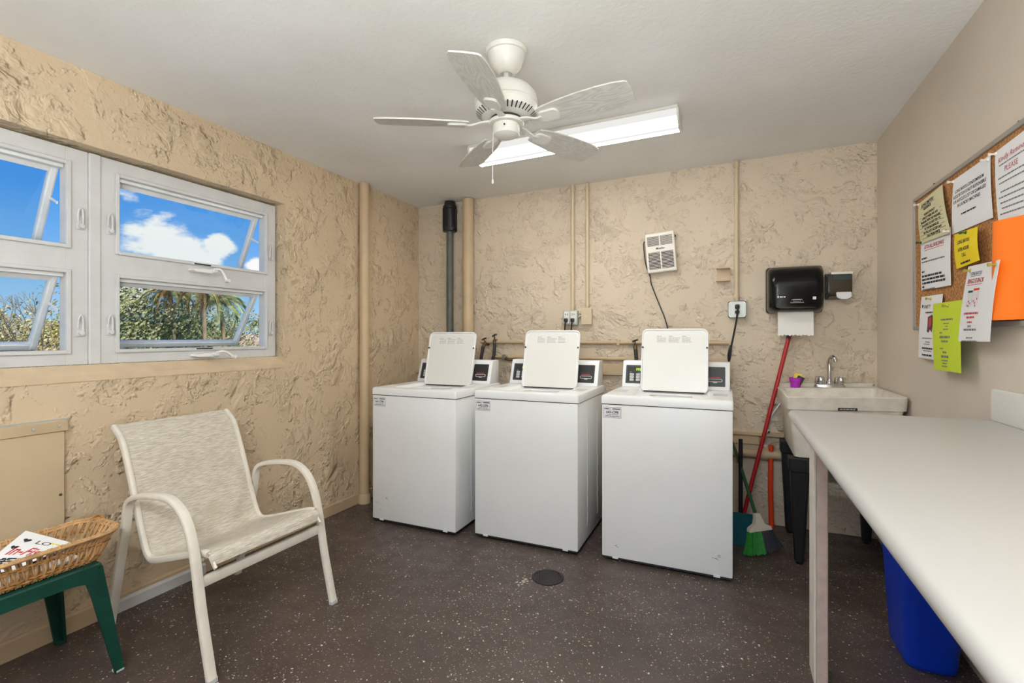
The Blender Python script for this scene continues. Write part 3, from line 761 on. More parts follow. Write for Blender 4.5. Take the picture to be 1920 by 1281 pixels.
bm = BM(); sweep(bm, [(-.086, -.285, .336), (-.086, .285, .336)], rrect(.022, .040, .006, 2), side=(1, 0, 0)); obj('front_crossbar', bm, M_CHAIRF, ch, True)
pp = catmull([(u, z, 0) for u, z in sl_prof], 5)
def slf(u, v):
    t = v*(len(pp)-1); i = min(int(t), len(pp)-2); p = pp[i].lerp(pp[i+1], t-i)
    sag = math.sin(PI*u)*.014*min(1, 4*v*(1-v))
    return Vector((p.x, -.254+.508*u, p.y - sag*.8 + .004))
bm = BM(); sheet(bm, slf, 10, 60, .004); obj('sling_fabric', bm, M_SLING, ch, True)

# ------------------------------------------------------------------ green plastic stool
stl = thing('plastic_stool', 'dark green plastic side stool beside the armchair', 'stool', (-2.285, .835, 0))
bm = BM(); box(bm, (-.175, -.20, .392), (.175, .20, .420), .012, 3)
st_top = obj('stool_top', bm, M_STOOL, stl, True)
for (ax, sgn) in (('y', -1), ('y', 1), ('x', -1), ('x', 1)):
    bm = BM(); half = .165 if ax == 'y' else .19
    prof = []
    for k in range(13):
        t = -1+2*k/12; prof.append((t*half*.97, .345 + .03*(1-abs(t)**5)-.006))
    poly = [(-half*.97, .412)] + prof + [(half*.97, .412)]
    off = .185 if ax == 'y' else .162
    def g(a, b, s):
        o_ = sgn*(off + .012*s + (.42-b)*.12)
        return Vector((a, o_, b)) if ax == 'y' else Vector((o_, a, b))
    prism(bm, poly, g); obj('apron', bm, M_STOOL, stl, True)
for sx in (-1, 1):
    for sy in (-1, 1):
        bm = BM()
        n = 9
        rings = []
        for k in range(n):
            t = k/(n-1); z = .405*(1-t)
            x = sx*(.150+.043*t); y = sy*(.178+.050*t); a = .058*(1-t)+.030*t+.03*max(0, .25-t)
            L_ = [(0, 0), (a, 0), (a, .010), (.010, .010), (.010, a), (0, a)]
            rings.append([bm.verts.new(Vector((x + sx*(.022-p), y + sy*(.022-q), z))) for p, q in L_])
        for A, B in zip(rings, rings[1:]):
            for j in range(6): bm.faces.new((A[j], A[(j+1) % 6], B[(j+1) % 6], B[j]))
        bm.faces.new(rings[0]); bm.faces.new(rings[-1])
        obj('leg', bm, M_STOOL, stl)
        bm = BM(); box(bm, (sx*.193+sx*.022-sx*.030 if sx > 0 else sx*.215, (sy*.228+sy*.022-.03) if sy > 0 else -.250, 0), ((sx*.215) if sx > 0 else -.185, sy*.250 if sy > 0 else -.220, .012), .003, 1); obj('foot_pad', bm, M_BTN if (sx, sy) == (1, 1) else M_STOOL, stl)

# ------------------------------------------------------------------ wicker basket with papers
bk = thing('wicker_basket', 'tan wicker basket on the green stool', 'basket', (-2.208, .862, .421))
def rr_path(w, l, r, n=6): return rrect(w, l, r, n)
BW0, BL0, BW1, BL1, BH = .165, .36, .235, .46, .098
def per(w, l, t):
    """point on a rounded rectangle at parameter t"""
    P = rrect(w, l, min(w, l)*.28, 6); n = len(P); d = [0]
    for i in range(n): d.append(d[-1] + math.dist(P[i], P[(i+1) % n]))
    x = (t % 1)*d[-1]
    for i in range(n):
        if d[i+1] >= x:
            f_ = (x-d[i])/max(d[i+1]-d[i], 1e-9); a, b = P[i], P[(i+1) % n]; return (a[0]+(b[0]-a[0])*f_, a[1]+(b[1]-a[1])*f_)
    return P[0]
def bpt(t, v, o=0.):
    a = per(BW0, BL0, t); b = per(BW1, BL1, t); x = a[0]+(b[0]-a[0])*v; y = a[1]+(b[1]-a[1])*v; q = math.hypot(x, y)
    lift = .006*max(0, abs(y)/(BL1/2)-.6)*v*2.0
    return Vector((x*(1+o/q), y*(1+o/q), .006 + BH*v + lift))
bm = BM()
for k in range(-8, 9): tube(bm, [(-.078, k*.0205, .004), (.078, k*.0205, .004)], .0035, 5)
for k in range(-3, 4): tube(bm, [(k*.022, -.17, .009), (k*.022, .17, .009)], .0035, 5)
obj('basket_base', bm, M_WICKD, bk, True)['kind'] = 'stuff'
bm = BM(); NST = 46
for k in range(NST):
    t = k/NST
    for dt in (-.0028, .0028):
        sh = .011 if dt > 0 else -.011
        pts = [bpt(t+dt - sh*.6, 0, -.003), bpt(t+dt, .35, .004), bpt(t+dt+sh*.35, .75, -.002), bpt(t+dt+sh*.4, .99, .007), bpt(t+dt+sh*.4, 1.07, 0), bpt(t+dt+sh*.4, .99, -.008), bpt(t+dt+sh*.7, .55, -.007), bpt(t+dt+sh*1.4, .05, -.007)]
        tube(bm, catmull(pts, 3), .0034, 5)
obj('stakes', bm, M_WICK, bk, True)['kind'] = 'stuff'
bm = BM()
for v, ph in ((.10, 0), (.20, 1), (.62, 0), (.70, 1)):
    sweep(bm, [bpt(i/92, v, .004*math.cos(PI*(i/2+ph))) for i in range(92)], circ(5, .0036), closed=True)
obj('weavers', bm, M_WICKD, bk, True)['kind'] = 'stuff'
bm = BM()
for v, o_, r in ((1.0, .004, .0065), (.95, -.005, .0055), (1.03, -.002, .005)):
    sweep(bm, [bpt(i/96, v, o_) for i in range(96)], circ(7, r), closed=True)
obj('rim', bm, M_WICK, bk, True)
bm = BM(); tube(bm, catmull([(-.085, .215, .100), (-.072, .230, .116), (-.052, .238, .122), (-.032, .238, .114), (-.025, .234, .102)], 5), .005, 7)
tube(bm, catmull([(-.088, .208, .100), (-.070, .226, .121), (-.048, .236, .127), (-.028, .236, .115), (-.020, .230, .102)], 5), .0035, 6); obj('handle_loop', bm, M_WICKD, bk, True)
def patch(p00, p10, p11, p01, bulge=0., curl=0.):
    """u to the right, v downwards"""
    p00, p10, p11, p01 = map(Vector, (p00, p10, p11, p01))
    n = (p10-p00).cross(p01-p00).normalized()
    def f(u, v):
        q = p00.lerp(p10, u).lerp(p01.lerp(p11, u), v)
        return q - n*(bulge*math.sin(PI*v)*(.6+.4*math.cos(PI*(u-.5))) + curl*(u**2)*v)
    f.W = ((p10-p00).length + (p11-p01).length)/2; f.H = ((p01-p00).length + (p11-p10).length)/2
    return f
def inked(f, lift=.0012):
    def g(x, y):                      # x from the left edge, y down from the top, metres
        u, v = min(max(x/f.W, 0), 1), min(max(y/f.H, 0), 1); e = 1e-3
        a = f(min(u+e, 1), v) - f(max(u-e, 0), v); b = f(u, min(v+e, 1)) - f(u, max(v-e, 0))
        return f(u, v) - a.cross(b).normalized()*lift*inked.side
    return g
inked.side = 1
# papers in the basket
def paper(name, label, cat, f, m, th=.0008, nu=6, nv=10, group=None):
    bm = BM(); sheet(bm, f, nu, nv, th); o = obj(name, bm, m, None, True); tag(o, label, cat, group); return o
def ink(o, m, f, jobs, lift=.0012, seed=1, name='print'):
    """jobs: ('t', text, size, x, y, align, kw) or ('b', x0, x1, y, h)"""
    g = inked(f, lift); rnd = random.Random(seed); bm = BM()
    for j in jobs:
        if j[0] == 't':
            kw = j[6] if len(j) > 6 else {}
            text_into(bm, j[1], j[2], lambda a, b, y=j[4]: g(a, y-b), j[5], j[3], 0, **kw)
        elif j[0] == 'b': bars_into(bm, j[1], j[2], j[3], j[4], g, rnd)
        elif j[0] == 'p': bm.faces.new([bm.verts.new(g(a, b)) for a, b in j[1]])
    q = obj(name, bm, m, o); q['kind'] = 'stuff'; return q
def heart(cx, cy, r):
    return [(cx + r*.0625*16*math.sin(t)**3*.95, cy - r*.0625*(13*math.cos(t)-5*math.cos(2*t)-2*math.cos(3*t)-math.cos(4*t))) for t in [2*PI*k/18 for k in range(18)]]
zt = .421
inked.side = 1
f = patch((-2.135, .64, zt+.018), (-2.15, .985, zt+.026), (-2.265, .975, zt+.030), (-2.27, .64, zt+.022)); 
mg = paper('magazine', 'glossy magazine with dark spine under the flyer in the basket', 'magazine', lambda u, v: f(u, v), M_SHEET, .008)
bm = BM(); box(bm, (-2.272, .70, zt+.030), (-2.235, .955, zt+.036), .002, 1); obj('cover_band', bm, M_MAG, mg)
# flyer: tented sheet, its far corner standing up
pA, pB, pC, pD = Vector((-2.18, .71, zt+.070)), Vector((-2.31, .895, zt+.130)), Vector((-2.18, .985, zt+.070)), Vector((-2.135, .80, zt+.064))
f = patch(pB, pC, pD, pA, .006)
fl_o = paper('folded_flyer', 'white printed flyer with red lettering lying in the basket', 'flyer', f, M_SHEET)
ink(fl_o, M_RED, f, [('t', 'In-Fish', .062, .02, .118, 'LEFT', dict(shear=.2, squeeze=.62, bold=.0012))], name='red_lettering')
ink(fl_o, M_INK, f, [('p', heart(.030, .042, .011)), ('t', 'LO', .03, .055, .052, 'LEFT'), ('p', heart(.022, .082, .010)), ('t', 'FE', .034, .024, .165, 'LEFT', dict(bold=.001)), ('b', .03, .12, .135, .006), ('b', .03, .10, .148, .006)], name='black_lettering')
ink(fl_o, M_YEL, f, [('b', .085, .15, .03, .006), ('b', .02, .06, .178, .006)], name='yellow_print', lift=.001)

# ------------------------------------------------------------------ folding counter, post, bin
ct = thing('folding_counter', 'long white laminate folding counter along the right wall', 'counter', (.525, 2.17, 0))
CZ = .965; CXL, CXR, CY1, CY0 = .212, XR-.002, 2.172, -.9
sec = []
r = .020
prof = [(CXR, CZ), (CXL+r, CZ)] + [(CXL+r - r*math.sin(PI*k/8), CZ-r + r*math.cos(PI*k/8)) for k in range(1, 8)] + [(CXL+r, CZ-2*r), (CXL+r+.012, CZ-2*r), (CXL+r+.012, CZ-.034), (CXR, CZ-.034)]
bm = BM(); prism(bm, prof, lambda a, b, s_: Vector((a-.525, CY0-2.17+(CY1-CY0)*s_, b)))
es = [e for e in bm.edges if abs(e.verts[0].co.y) < .01 and abs(e.verts[1].co.y) < .01 and max(e.verts[0].co.z, e.verts[1].co.z) > CZ-.005]
obj('countertop', bm, M_COUNT, ct, True)
bm = BM(); box(bm, (CXR-.022-.525, CY0-2.17, CZ-.002), (CXR-.525, CY1+.008-2.17, CZ+.108), .008, 3); obj('backsplash', bm, mat('white_backsplash', srgb(224, 222, 218), .4), ct, True)
bm = BM(); box(bm, (.275-.525, .0-2.17+.35, CZ-.11), (.300-.525, 2.04-2.17, CZ-.034), .002, 1); obj('apron_rail', bm, M_POSTW, ct)
bm = BM(); box(bm, (.300-.525, 2.06-2.17, CZ-.10), (XR-.004-.525, 2.09-2.17, CZ-.034), .002, 1); obj('cross_rail', bm, M_POSTW, ct)
for i, (y0, y1) in enumerate(((2.045, 2.156), (.30, .41))):
    bm = BM(); box(bm, (.281-.525, y0-2.17, 0), (.284-.525+.004, y1-2.17, CZ-.036), .001, 1); q = obj('post_side_board', bm, M_POSTW, ct)
    bm = BM(); box(bm, (.288-.525, y0-2.17+.001, 0), (.325-.525, y1-2.17-.001, CZ-.036), .003, 1); obj('post', bm, M_POST, ct)
bn = thing('waste_bin', 'blue plastic waste bin on the floor behind the counter', 'bin', (.695, 2.41, 0))
bm = BM(); rings = []
for z, k in ((0.0, .93), (.004, .965), (.02, 1.0), (.36, 1.22), (.375, 1.26), (.385, 1.26), (.385, 1.19), (.36, 1.17), (.03, .95), (.02, .9)):
    rings.append([bm.verts.new((p*k, q*k, z)) for p, q in rrect(.165, .26, .045, 6)])
for A, B in zip(rings, rings[1:]):
    for j in range(len(A)): bm.faces.new((A[j], A[(j+1) % len(A)], B[(j+1) % len(A)], B[j]))
bm.faces.new(rings[0][::-1]); bm.faces.new(rings[-1]); obj('bin_body', bm, M_BIN, bn, True)

# ------------------------------------------------------------------ laundry sink
sk = thing('laundry_sink', 'stained white plastic laundry tub on black legs in the corner', 'sink', (.56, 3.34, 0))
sx0, sx1, sy0, sy1 = .290, .828, 3.035, 3.650
def skz(x): return .922 + (x-sx0)/(sx1-sx0)*.020      # the tub stands a little out of level
def S(x, y, dz): return Vector((x-.56, y-3.34, skz(x)+dz))
def rl(x0, x1, y0, y1, dz, r=.03): 
    return [((x0+x1)/2+p, (y0+y1)/2+q, dz) for p, q in rrect(x1-x0, y1-y0, r, 4)]
loops = [rl(sx0+.03, sx1-.03, sy0+.035, sy1-.02, -.070), rl(sx0+.004, sx1-.004, sy0+.004, sy1, -.070), rl(sx0, sx1, sy0, sy1, -.004), rl(sx0+.003, sx1-.003, sy0+.003, sy1-.002, 0),
         rl(sx0+.022, sx1-.022, sy0+.022, sy1-.115, 0), rl(sx0+.026, sx1-.026, sy0+.026, sy1-.12, -.006), rl(sx0+.055, sx1-.055, sy0+.055, sy1-.15, -.31), rl(sx0+.08, sx1-.08, sy0+.08, sy1-.18, -.325)]
bm = BM(); R_ = [[bm.verts.new(S(*p)) for p in l] for l in loops]
for A, B in zip(R_, R_[1:]):
    for j in range(len(A)): bm.faces.new((A[j], A[(j+1) % len(A)], B[(j+1) % len(A)], B[j]))
bm.faces.new(R_[-1])
obj('basin', bm, M_TUB, sk, True)
loops = [rl(sx0+.014, sx1-.014, sy0+.014, sy1-.01, -.068), rl(sx0+.042, sx1-.042, sy0+.042, sy1-.05, -.335), rl(sx0+.06, sx1-.06, sy0+.06, sy1-.07, -.345)]
bm = BM(); R_ = [[bm.verts.new(S(*p)) for p in l] for l in loops]
for A, B in zip(R_, R_[1:]):
    for j in range(len(A)): bm.faces.new((A[j], A[(j+1) % len(A)], B[(j+1) % len(A)], B[j]))
bm.faces.new(R_[-1]); bm.faces.new(R_[0][::-1]); obj('tub_shell', bm, M_TUB, sk, True)
bm = BM(); A = S(sx0+.012, sy1-.014, -.001); B = S(sx1-.05, sy1-.001, .016)
prism(bm, [(sx0+.012, -.002), (sx1-.02, -.002), (sx1-.02, .020), (sx0+.012, .020)], lambda a, b, s_: S(a, sy1-.016+.015*s_, b)); obj('back_ledge', bm, M_TUB, sk)
for x, y in ((sx0+.066, sy0+.066), (sx1-.066, sy0+.066), (sx0+.066, sy1-.08), (sx1-.066, sy1-.08)):
    bm = BM(); zt_ = skz(x)-.345; rings = []
    for z, k in ((.018, .023), (zt_-.07, .046), (zt_-.065, .052), (zt_+.004, .054)):
        rings.append([bm.verts.new((x-.56+p, y-3.34+q, z)) for p, q in rrect(2*k, 2*k, .012, 2)])
    for A, B in zip(rings, rings[1:]):
        for j in range(len(A)): bm.faces.new((A[j], A[(j+1) % len(A)], B[(j+1) % len(A)], B[j]))
    bm.faces.new(rings[0][::-1]); bm.faces.new(rings[-1]); lg = obj('leg', bm, M_BLACKL, sk)
    bm = BM(); lathe(bm, [(.018, 0), (.020, .004), (.012, .008), (.008, .03)], (x-.56, y-3.34, 0), 12); obj('leveling_foot', bm, M_BLACKL, lg, True)
bm = BM(); prism(bm, [(.525, -.070), (.610, -.070), (.610, -.056), (.525, -.056)], lambda a, b, s_: S(a, sy0-.0005-.0015*s_, b)); q = obj('maker_plate', bm, M_DARK, sk)
bm = BM(); rnd = random.Random(4); bars_into(bm, .533, .602, -.0655, .005, lambda a, b: S(a, sy0-.0028, b), rnd); obj('plate_print', bm, M_BTN, q)['kind'] = 'stuff'
fc = thing('sink_faucet', 'chrome gooseneck faucet with two knobs on the laundry tub', 'faucet', (.575, 3.585, skz(.575)+.001))
bm = BM(); rings = []
for z, k in ((0, 1), (.012, .98), (.022, .86), (.024, .8)): rings.append([bm.verts.new((p*k, q*k, z)) for p, q in rrect(.166, .055, .022, 4)])
for A, B in zip(rings, rings[1:]):
    for j in range(len(A)): bm.faces.new((A[j], A[(j+1) % len(A)], B[(j+1) % len(A)], B[j]))
bm.faces.new(rings[0][::-1]); bm.faces.new(rings[-1]); obj('deck_plate', bm, M_CHROME, fc, True)
for s_ in (-1, 1):
    bm = BM(); pr = []
    n = 20; rings = []
    for z, r_ in ((.022, .0245), (.030, .0265), (.062, .0225), (.066, .0175), (.066, 0)):
        rings.append([bm.verts.new((s_*.052 + r_*(1+.06*math.cos(10*2*PI*k/40))*math.cos(2*PI*k/40), r_*(1+.06*math.cos(10*2*PI*k/40))*math.sin(2*PI*k/40), z)) for k in range(40)] if r_ else [bm.verts.new((s_*.052, 0, z))])
    for A, B in zip(rings, rings[1:]):
        for j in range(40):
            if len(B) == 1: bm.faces.new((A[j], A[(j+1) % 40], B[0]))
            else: bm.faces.new((A[j], A[(j+1) % 40], B[(j+1) % 40], B[j]))
    obj('knob', bm, M_CHROME, fc, True)
bm = BM(); tube(bm, catmull([(0, 0, .02), (0, 0, .10), (0, .0, .155), (.004, -.012, .182), (.012, -.032, .192), (.020, -.052, .182), (.023, -.060, .160)], 6), .0105, 14); obj('spout', bm, M_CHROME, fc, True)
bm = BM(); lathe(bm, [(.019, .02), (.019, .032), (.013, .040), (.013, .052)], n=20); obj('spout_collar', bm, M_CHROME, fc, True)
cup = thing('plastic_cup', 'magenta plastic cup on the tub ledge', 'cup', (.388, 3.565, skz(.388)+.001))
bm = BM(); lathe(bm, [(0, 0), (.028, 0), (.029, .036), (.034, .038), (.035, .062), (.032, .062), (.027, .036), (.026, .004), (0, .004)], n=24); obj('cup_body', bm, M_PURPLE, cup, True)
sp = thing('scrub_sponge', 'yellow sponge with a black scrub pad stuck in the magenta cup', 'sponge', (.388, 3.565, skz(.388)+.006))
bm = BM(); box(bm, (-.022, -.008, 0), (.022, .010, .085), .003, 2); xform(bm, Matrix.Rotation(.22, 4, 'Y')); obj('sponge_body', bm, M_SPONGE, sp, True)
bm = BM(); box(bm, (-.018, -.015, .012), (.022, -.0085, .072), .002, 1); xform(bm, Matrix.Rotation(.45, 4, 'Y')); obj('scrub_pad', bm, M_DARK, sp)

# ------------------------------------------------------------------ brooms and sticks beside the tub
def stick(name, label, cat, pts, r, m, n=12):
    base = Vector(pts[0]); o = thing(name, label, cat, base)
    bm = BM(); tube(bm, [Vector(p)-base for p in pts], r, n); obj('handle', bm, m, o, True); return o, base
mp_, b0 = stick('mop', 'red handled mop leaning against the wall beside the tub', 'mop', [(.085, 3.50, .075), (.373, 3.648, 1.30)], .0125, M_REDP)
bm = BM(); sweep(bm, [Vector((.355, 3.640, 1.235))-b0, Vector((.3745, 3.649, 1.305))-b0], circ(12, .0135)); obj('grip', bm, M_DARK, mp_, True)
bm = BM(); box(bm, (-.12, -.03, -.020), (.06, .03, .010), .008, 2); hd = obj('mop_clamp', bm, M_REDP, mp_, True)
bm = BM(); rnd = random.Random(9)
for k in range(36):
    x = rnd.uniform(-.12, .06); y = rnd.uniform(-.03, .03)
    tube(bm, [(x, y, -.015), (x*1.15, y*1.6-.005, -.05), (x*1.25+rnd.uniform(-.01, .01), y*1.9, -.072)], .004, 5)
obj('mop_strands', bm, mat('grey_mop', srgb(120, 112, 104), .9), mp_)['kind'] = 'stuff'
dp = thing('dustpan', 'teal lobby dustpan with an upright black handle', 'dustpan', (.092, 3.22, 0))
bm = BM(); tube(bm, [(-.022, .165, .05), (-.022, .18, .30), (-.022, .20, .600)], .0125, 12); obj('handle', bm, M_DARK, dp, True)
bm = BM()
prism(bm, [(-.075, 0), (.075, 0), (.085, .012), (.085, .13), (.078, .145), (-.078, .145), (-.085, .13), (-.085, .012)], lambda a, b, s_: Vector((a, .15+.006*s_ - b*.0, b)))
prism(bm, [(-.085, .0), (.085, .0), (.075, .15), (-.075, .15)], lambda a, b, s_: Vector((a, b, .006*s_+.001)))
for s_ in (-1, 1): prism(bm, [(0, .0), (.155, .0), (.155, .13), (.12, .14), (.03, .05)], lambda a, b, t, s_=s_: Vector((s_*(.079+.006*t), a, b+.002)))
obj('pan', bm, M_TEAL, dp)
og, b0 = stick('upright_pole', 'orange red plastic pole standing against the wall by the tub', 'pole', [(.257, 3.615, 0), (.252, 3.622, .26), (.256, 3.63, .535)], .0155, M_ORGP)
br = thing('broom', 'green broom with white cap and green and charcoal bristles', 'broom', (.205, 3.14, 0))
bm = BM(); tube(bm, [(-.058, .012, .205), (-.150, .33, .47), (-.205, .455, .60)], .0095, 12); obj('handle', bm, M_GREENP, br, True)
# head leans: axis from the handle socket down to the bristle tips
ax0 = Vector((-.056, .010, .215)); 
def hd_pt(a, b, t):      # a across, b down, t thickness
    dirn = Vector((.16, -.12, -1)).normalized(); ac = Vector((.80, .52, .18)); ac = (ac-dirn*ac.dot(dirn)).normalized(); tn = dirn.cross(ac)
    return ax0 + dirn*b + ac*a + tn*t
cap = [(-.016, -.012), (.016, -.012), (.018, .018), (.030, .048), (.068, .062), (.075, .085), (-.070, .085), (-.066, .062), (-.024, .045), (-.018, .018)]
bm = BM(); prism(bm, cap, lambda a, b, s_: hd_pt(a, b, -.016+.032*s_)); bmesh.ops.bevel(bm, geom=list(bm.edges), offset=.003, segments=1, affect='EDGES'); obj('broom_cap', bm, M_BCAP, br, True)
rnd = random.Random(2)
for nm, m, a0, a1 in (('green_bristles', M_GBR, -.068, .004), ('charcoal_bristles', M_KBR, .004, .074)):
    bm = BM()
    for k in range(150):
        a = rnd.uniform(a0, a1); t = rnd.uniform(-.014, .014); ln = .208 - abs(a+.0)*.22 + rnd.uniform(-.006, .004) - (a*.14)
        p0 = hd_pt(a, .078, t); p1 = hd_pt(a*1.25, .14, t*1.4); p2 = hd_pt(a*1.62+rnd.uniform(-.003, .003), ln, t*1.9)
        if p2.z < .002: p2.z = .002
        sweep(bm, [p0, p1, p2], circ(4, .0024))
    o = obj(nm, bm, m, br); o['kind'] = 'stuff'

# ------------------------------------------------------------------ pipes and conduits
def vpipe(name, label, x, y, r, z0, z1, m, n=20, cat='pipe'):
    o = thing(name, label, cat, (x, y, z0))
    bm = BM(); tube(bm, [(0, 0, 0), (0, 0, z1-z0)], r, n); obj('pipe_body', bm, m, o, True); return o
tp = vpipe('wall_pipe', 'tan painted pipe standing against the window wall near the corner', XL+.040, 2.905, .036, 0, ceil_z(XL)-.003, M_TAN)
bm = BM(); lathe(bm, [(.036, 0), (.046, 0), (.046, .06), (.040, .07), (.036, .07)], n=20); obj('collar', bm, M_TAN, tp, True)
vp = thing('drain_pipe', 'black plastic drain pipe with a thick coupling under the ceiling', 'pipe', (-2.178, YB-.065, 0))
bm = BM(); tube(bm, [(0, 0, .55), (0, 0, 2.17)], .030, 20); obj('pipe_body', bm, M_PIPEK, vp, True)
bm = BM(); lathe(bm, [(.030, 2.145), (.058, 2.145), (.062, 2.150), (.062, 2.172), (.052, 2.176), (.052, 2.335), (.060, 2.339), (.060, 2.362), (.050, 2.366), (.045, 2.40), (.03, 2.402)], n=28); cp = obj('coupling', bm, M_DARK, vp, True)
for a in (-.6, .9, 2.6, 3.9):
    bm = BM(); box(bm, (math.cos(a)*.056-.006, math.sin(a)*.056-.006, 2.17), (math.cos(a)*.056+.006, math.sin(a)*.056+.006, 2.34), .001, 1); obj('coupling_bolt', bm, M_DARK, cp)
cp = vpipe('riser_pipe', 'cream painted riser pipe beside the black drain pipe', -2.005, YB-.058, .046, .10, 2.405, M_TAN, 28)
bm = BM(); lathe(bm, [(.046, 0), (.056, 0), (.056, .05), (.046, .055)], n=24); obj('collar', bm, M_TAN, cp, True)
M_COND = mat('cream_conduit', srgb(206, 187, 157), .4)
c1 = vpipe('conduit', 'thin cream conduit running up from the double outlet', -1.104, YB-.016, .0135, 1.452, ceil_z(-1.1)-.003, M_COND, 12, 'conduit')
c2 = vpipe('conduit', 'thin cream conduit running up from the blank beige box', -.988, YB-.016, .0135, 1.462, ceil_z(-1.)-.003, M_COND, 12, 'conduit')
c3 = vpipe('conduit', 'thin cream conduit running up from the square outlet box', .050, YB-.016, .0135, 1.490, ceil_z(.05)-.003, M_COND, 12, 'conduit')
for c, zz in ((c1, 2.40-1.452), (c2, 2.40-1.462), (c3, 2.43-1.490)):
    for z in (.02, zz-.03):
        bm = BM(); lathe(bm, [(.0135, z), (.018, z), (.018, z+.025), (.0135, z+.026)], n=12); obj('connector', bm, M_COND, c, True)
hc = thing('water_pipe', 'tan water pipe running along the wall above the washers', 'pipe', (-1.2, YB-.018, 1.205))
bm = BM(); tube(bm, [(-.70, 0, 0), (1.2, 0, 0)], .014, 12); obj('pipe_body', bm, M_TAN, hc, True)
for x in (-.3, .45, .95):
    bm = BM(); box(bm, (x-.012, -.018, -.022), (x+.012, .017, .022), .003, 1); obj('clamp', bm, M_TAN, hc)
hc = thing('water_pipe', 'lower tan water pipe behind the washer consoles', 'pipe', (-.8, YB-.018, 1.082))
bm = BM(); tube(bm, [(-1.0, 0, 0), (.80, 0, 0)], .014, 12); obj('pipe_body', bm, M_TAN, hc, True)
bm = BM(); box(bm, (-1.0, YB-.024, .96), (0.02, YB-.001, 1.045), .003, 1)
struct(obj('trim_3', bm, M_TAN), 'flat tan board on the wall behind the washer consoles', 'trim')
# low board and pipe near the brooms
bm = BM(); box(bm, (-.62, YB-.030, .585), (.335, YB-.001, .612), .004, 1); box(bm, (-.62, YB-.020, .525), (.19, YB-.001, .5845), .004, 1)
struct(obj('trim_4', bm, M_TAN), 'tan ledge board low on the wall behind the broom', 'trim')
hc = thing('waste_pipe', 'thick tan pipe low on the wall behind the red mop', 'pipe', (-.1, YB-.032, .470))
bm = BM(); tube(bm, [(-.5, 0, 0), (.44, 0, 0)], .029, 18); obj('pipe_body', bm, M_TAN, hc, True)
bm = BM(); lathe(bm, [(.029, .28), (.035, .28), (.035, .34), (.029, .34)], n=18, axis='x'); obj('coupling', bm, M_TAN, hc, True)

# ------------------------------------------------------------------ outlets, plugs and cords
ob = thing('outlet_box', 'steel outlet box with two receptacles above the middle washer', 'outlet', (-1.116, YB, 1.394))
bm = BM(); box(bm, (-.058, -.050, -.056), (.058, 0, .056), .006, 2); obj('box_body', bm, M_STEEL, ob, True)
for i, x in enumerate((-.026, .026)):
    bm = BM(); box(bm, (x-.020, -.054, -.046), (x+.020, -.0495, .048), .003, 1); q = obj('receptacle', bm, mat('receptacle_white', srgb(224, 226, 220), .35), ob)
    bm = BM(); box(bm, (x-.009, -.0555, .018), (x-.005, -.0535, .032)); box(bm, (x+.005, -.0555, .018), (x+.009, -.0535, .032)); obj('slot', bm, M_DARK, q)['kind'] = 'stuff'
    pc = thing('power_cord', ['black power cord plugged into the left side of the double outlet', 'black power cord plugged into the right side of the double outlet'][i], 'cord', (-1.116+x, YB-.055, 1.375), group='cords of the double outlet')
    bm = BM(); box(bm, (-.013, -.030, -.014), (.013, 0.0, .014), .005, 2); obj('plug', bm, M_DARK, pc, True)
    bm = BM(); tube(bm, catmull([(0, -.022, -.010), (-.004, -.028, -.05), (-.010+.004*i, -.02, -.16), (-.03+.05*i, .0, -.30), (-.04+.1*i, .01, -.6)], 5), .0055, 8); obj('cable', bm, M_DARK, pc, True)
bx_ = thing('junction_box', 'blank beige junction box beside the double outlet', 'junction box', (-.988, YB, 1.403))
bm = BM(); box(bm, (-.037, -.042, -.058), (.037, 0, .058), .004, 2); obj('box_body', bm, M_COND, bx_, True)
bm = BM(); box(bm, (-.041, -.048, -.062), (.041, -.042, .062), .002, 1); cv = obj('cover_plate', bm, M_COND, bx_)
bm = BM(); lathe(bm, [(0, -.0505), (.004, -.050), (.004, -.048), (0, -.048)], n=10, axis='y'); obj('screw', bm, M_ALU, cv)
bm = BM(); tube(bm, catmull([(-.038, -.02, .0), (-.058, -.02, .004), (-.068, -.02, -.006)], 4), .009, 10); obj('nipple', bm, M_STEEL, bx_, True)
sb = thing('outlet_box', 'square steel outlet box with a black plug beside the paper towel dispenser', 'outlet', (.053, YB, 1.432))
pl = [(.043, -.055), (.055, -.043), (.055, .043), (.043, .055), (-.043, .055), (-.055, .043), (-.055, -.043), (-.043, -.055)]
bm = BM(); prism(bm, rrect(.112, .112, .012, 3), lambda a, b, s: Vector((a, -.045*s, b))); obj('box_body', bm, M_DGREY, sb)
bm = BM(); prism(bm, pl, lambda a, b, s: Vector((a*.97, -.045-.004*s, b*.97))); cv = obj('cover_plate', bm, M_STEEL, sb)
bm = BM(); box(bm, (-.018, -.052, -.034), (.018, -.049, .034), .003, 1); obj('receptacle', bm, mat('receptacle_white', None), cv)
for a, b in ((.045, .045), (-.045, .045), (.045, -.045), (-.045, -.045)):
    bm = BM(); lathe(bm, [(0, -.051), (.004, -.050), (.004, -.046)], (a, 0, b), 8, 'y'); obj('screw', bm, M_ALU, cv)
pc = thing('power_cord', 'black looped power cord hanging from the square outlet box', 'cord', (.053, YB-.052, 1.432))
bm = BM(); box(bm, (-.014, -.032, .002), (.014, 0, .032), .006, 2); box(bm, (-.013, -.030, -.030), (.013, 0, -.008), .006, 2); obj('plug', bm, M_DARK, pc, True)
bm = BM(); tube(bm, catmull([(0, -.026, .018), (.002, -.040, 0), (.0, -.036, -.04), (-.014, -.026, -.13), (-.034, -.022, -.24), (-.044, -.02, -.30), (-.050, -.018, -.345), (-.052, -.01, -.40), (-.060, 0, -.52), (-.07, 0, -.7)], 5), .0062, 8)
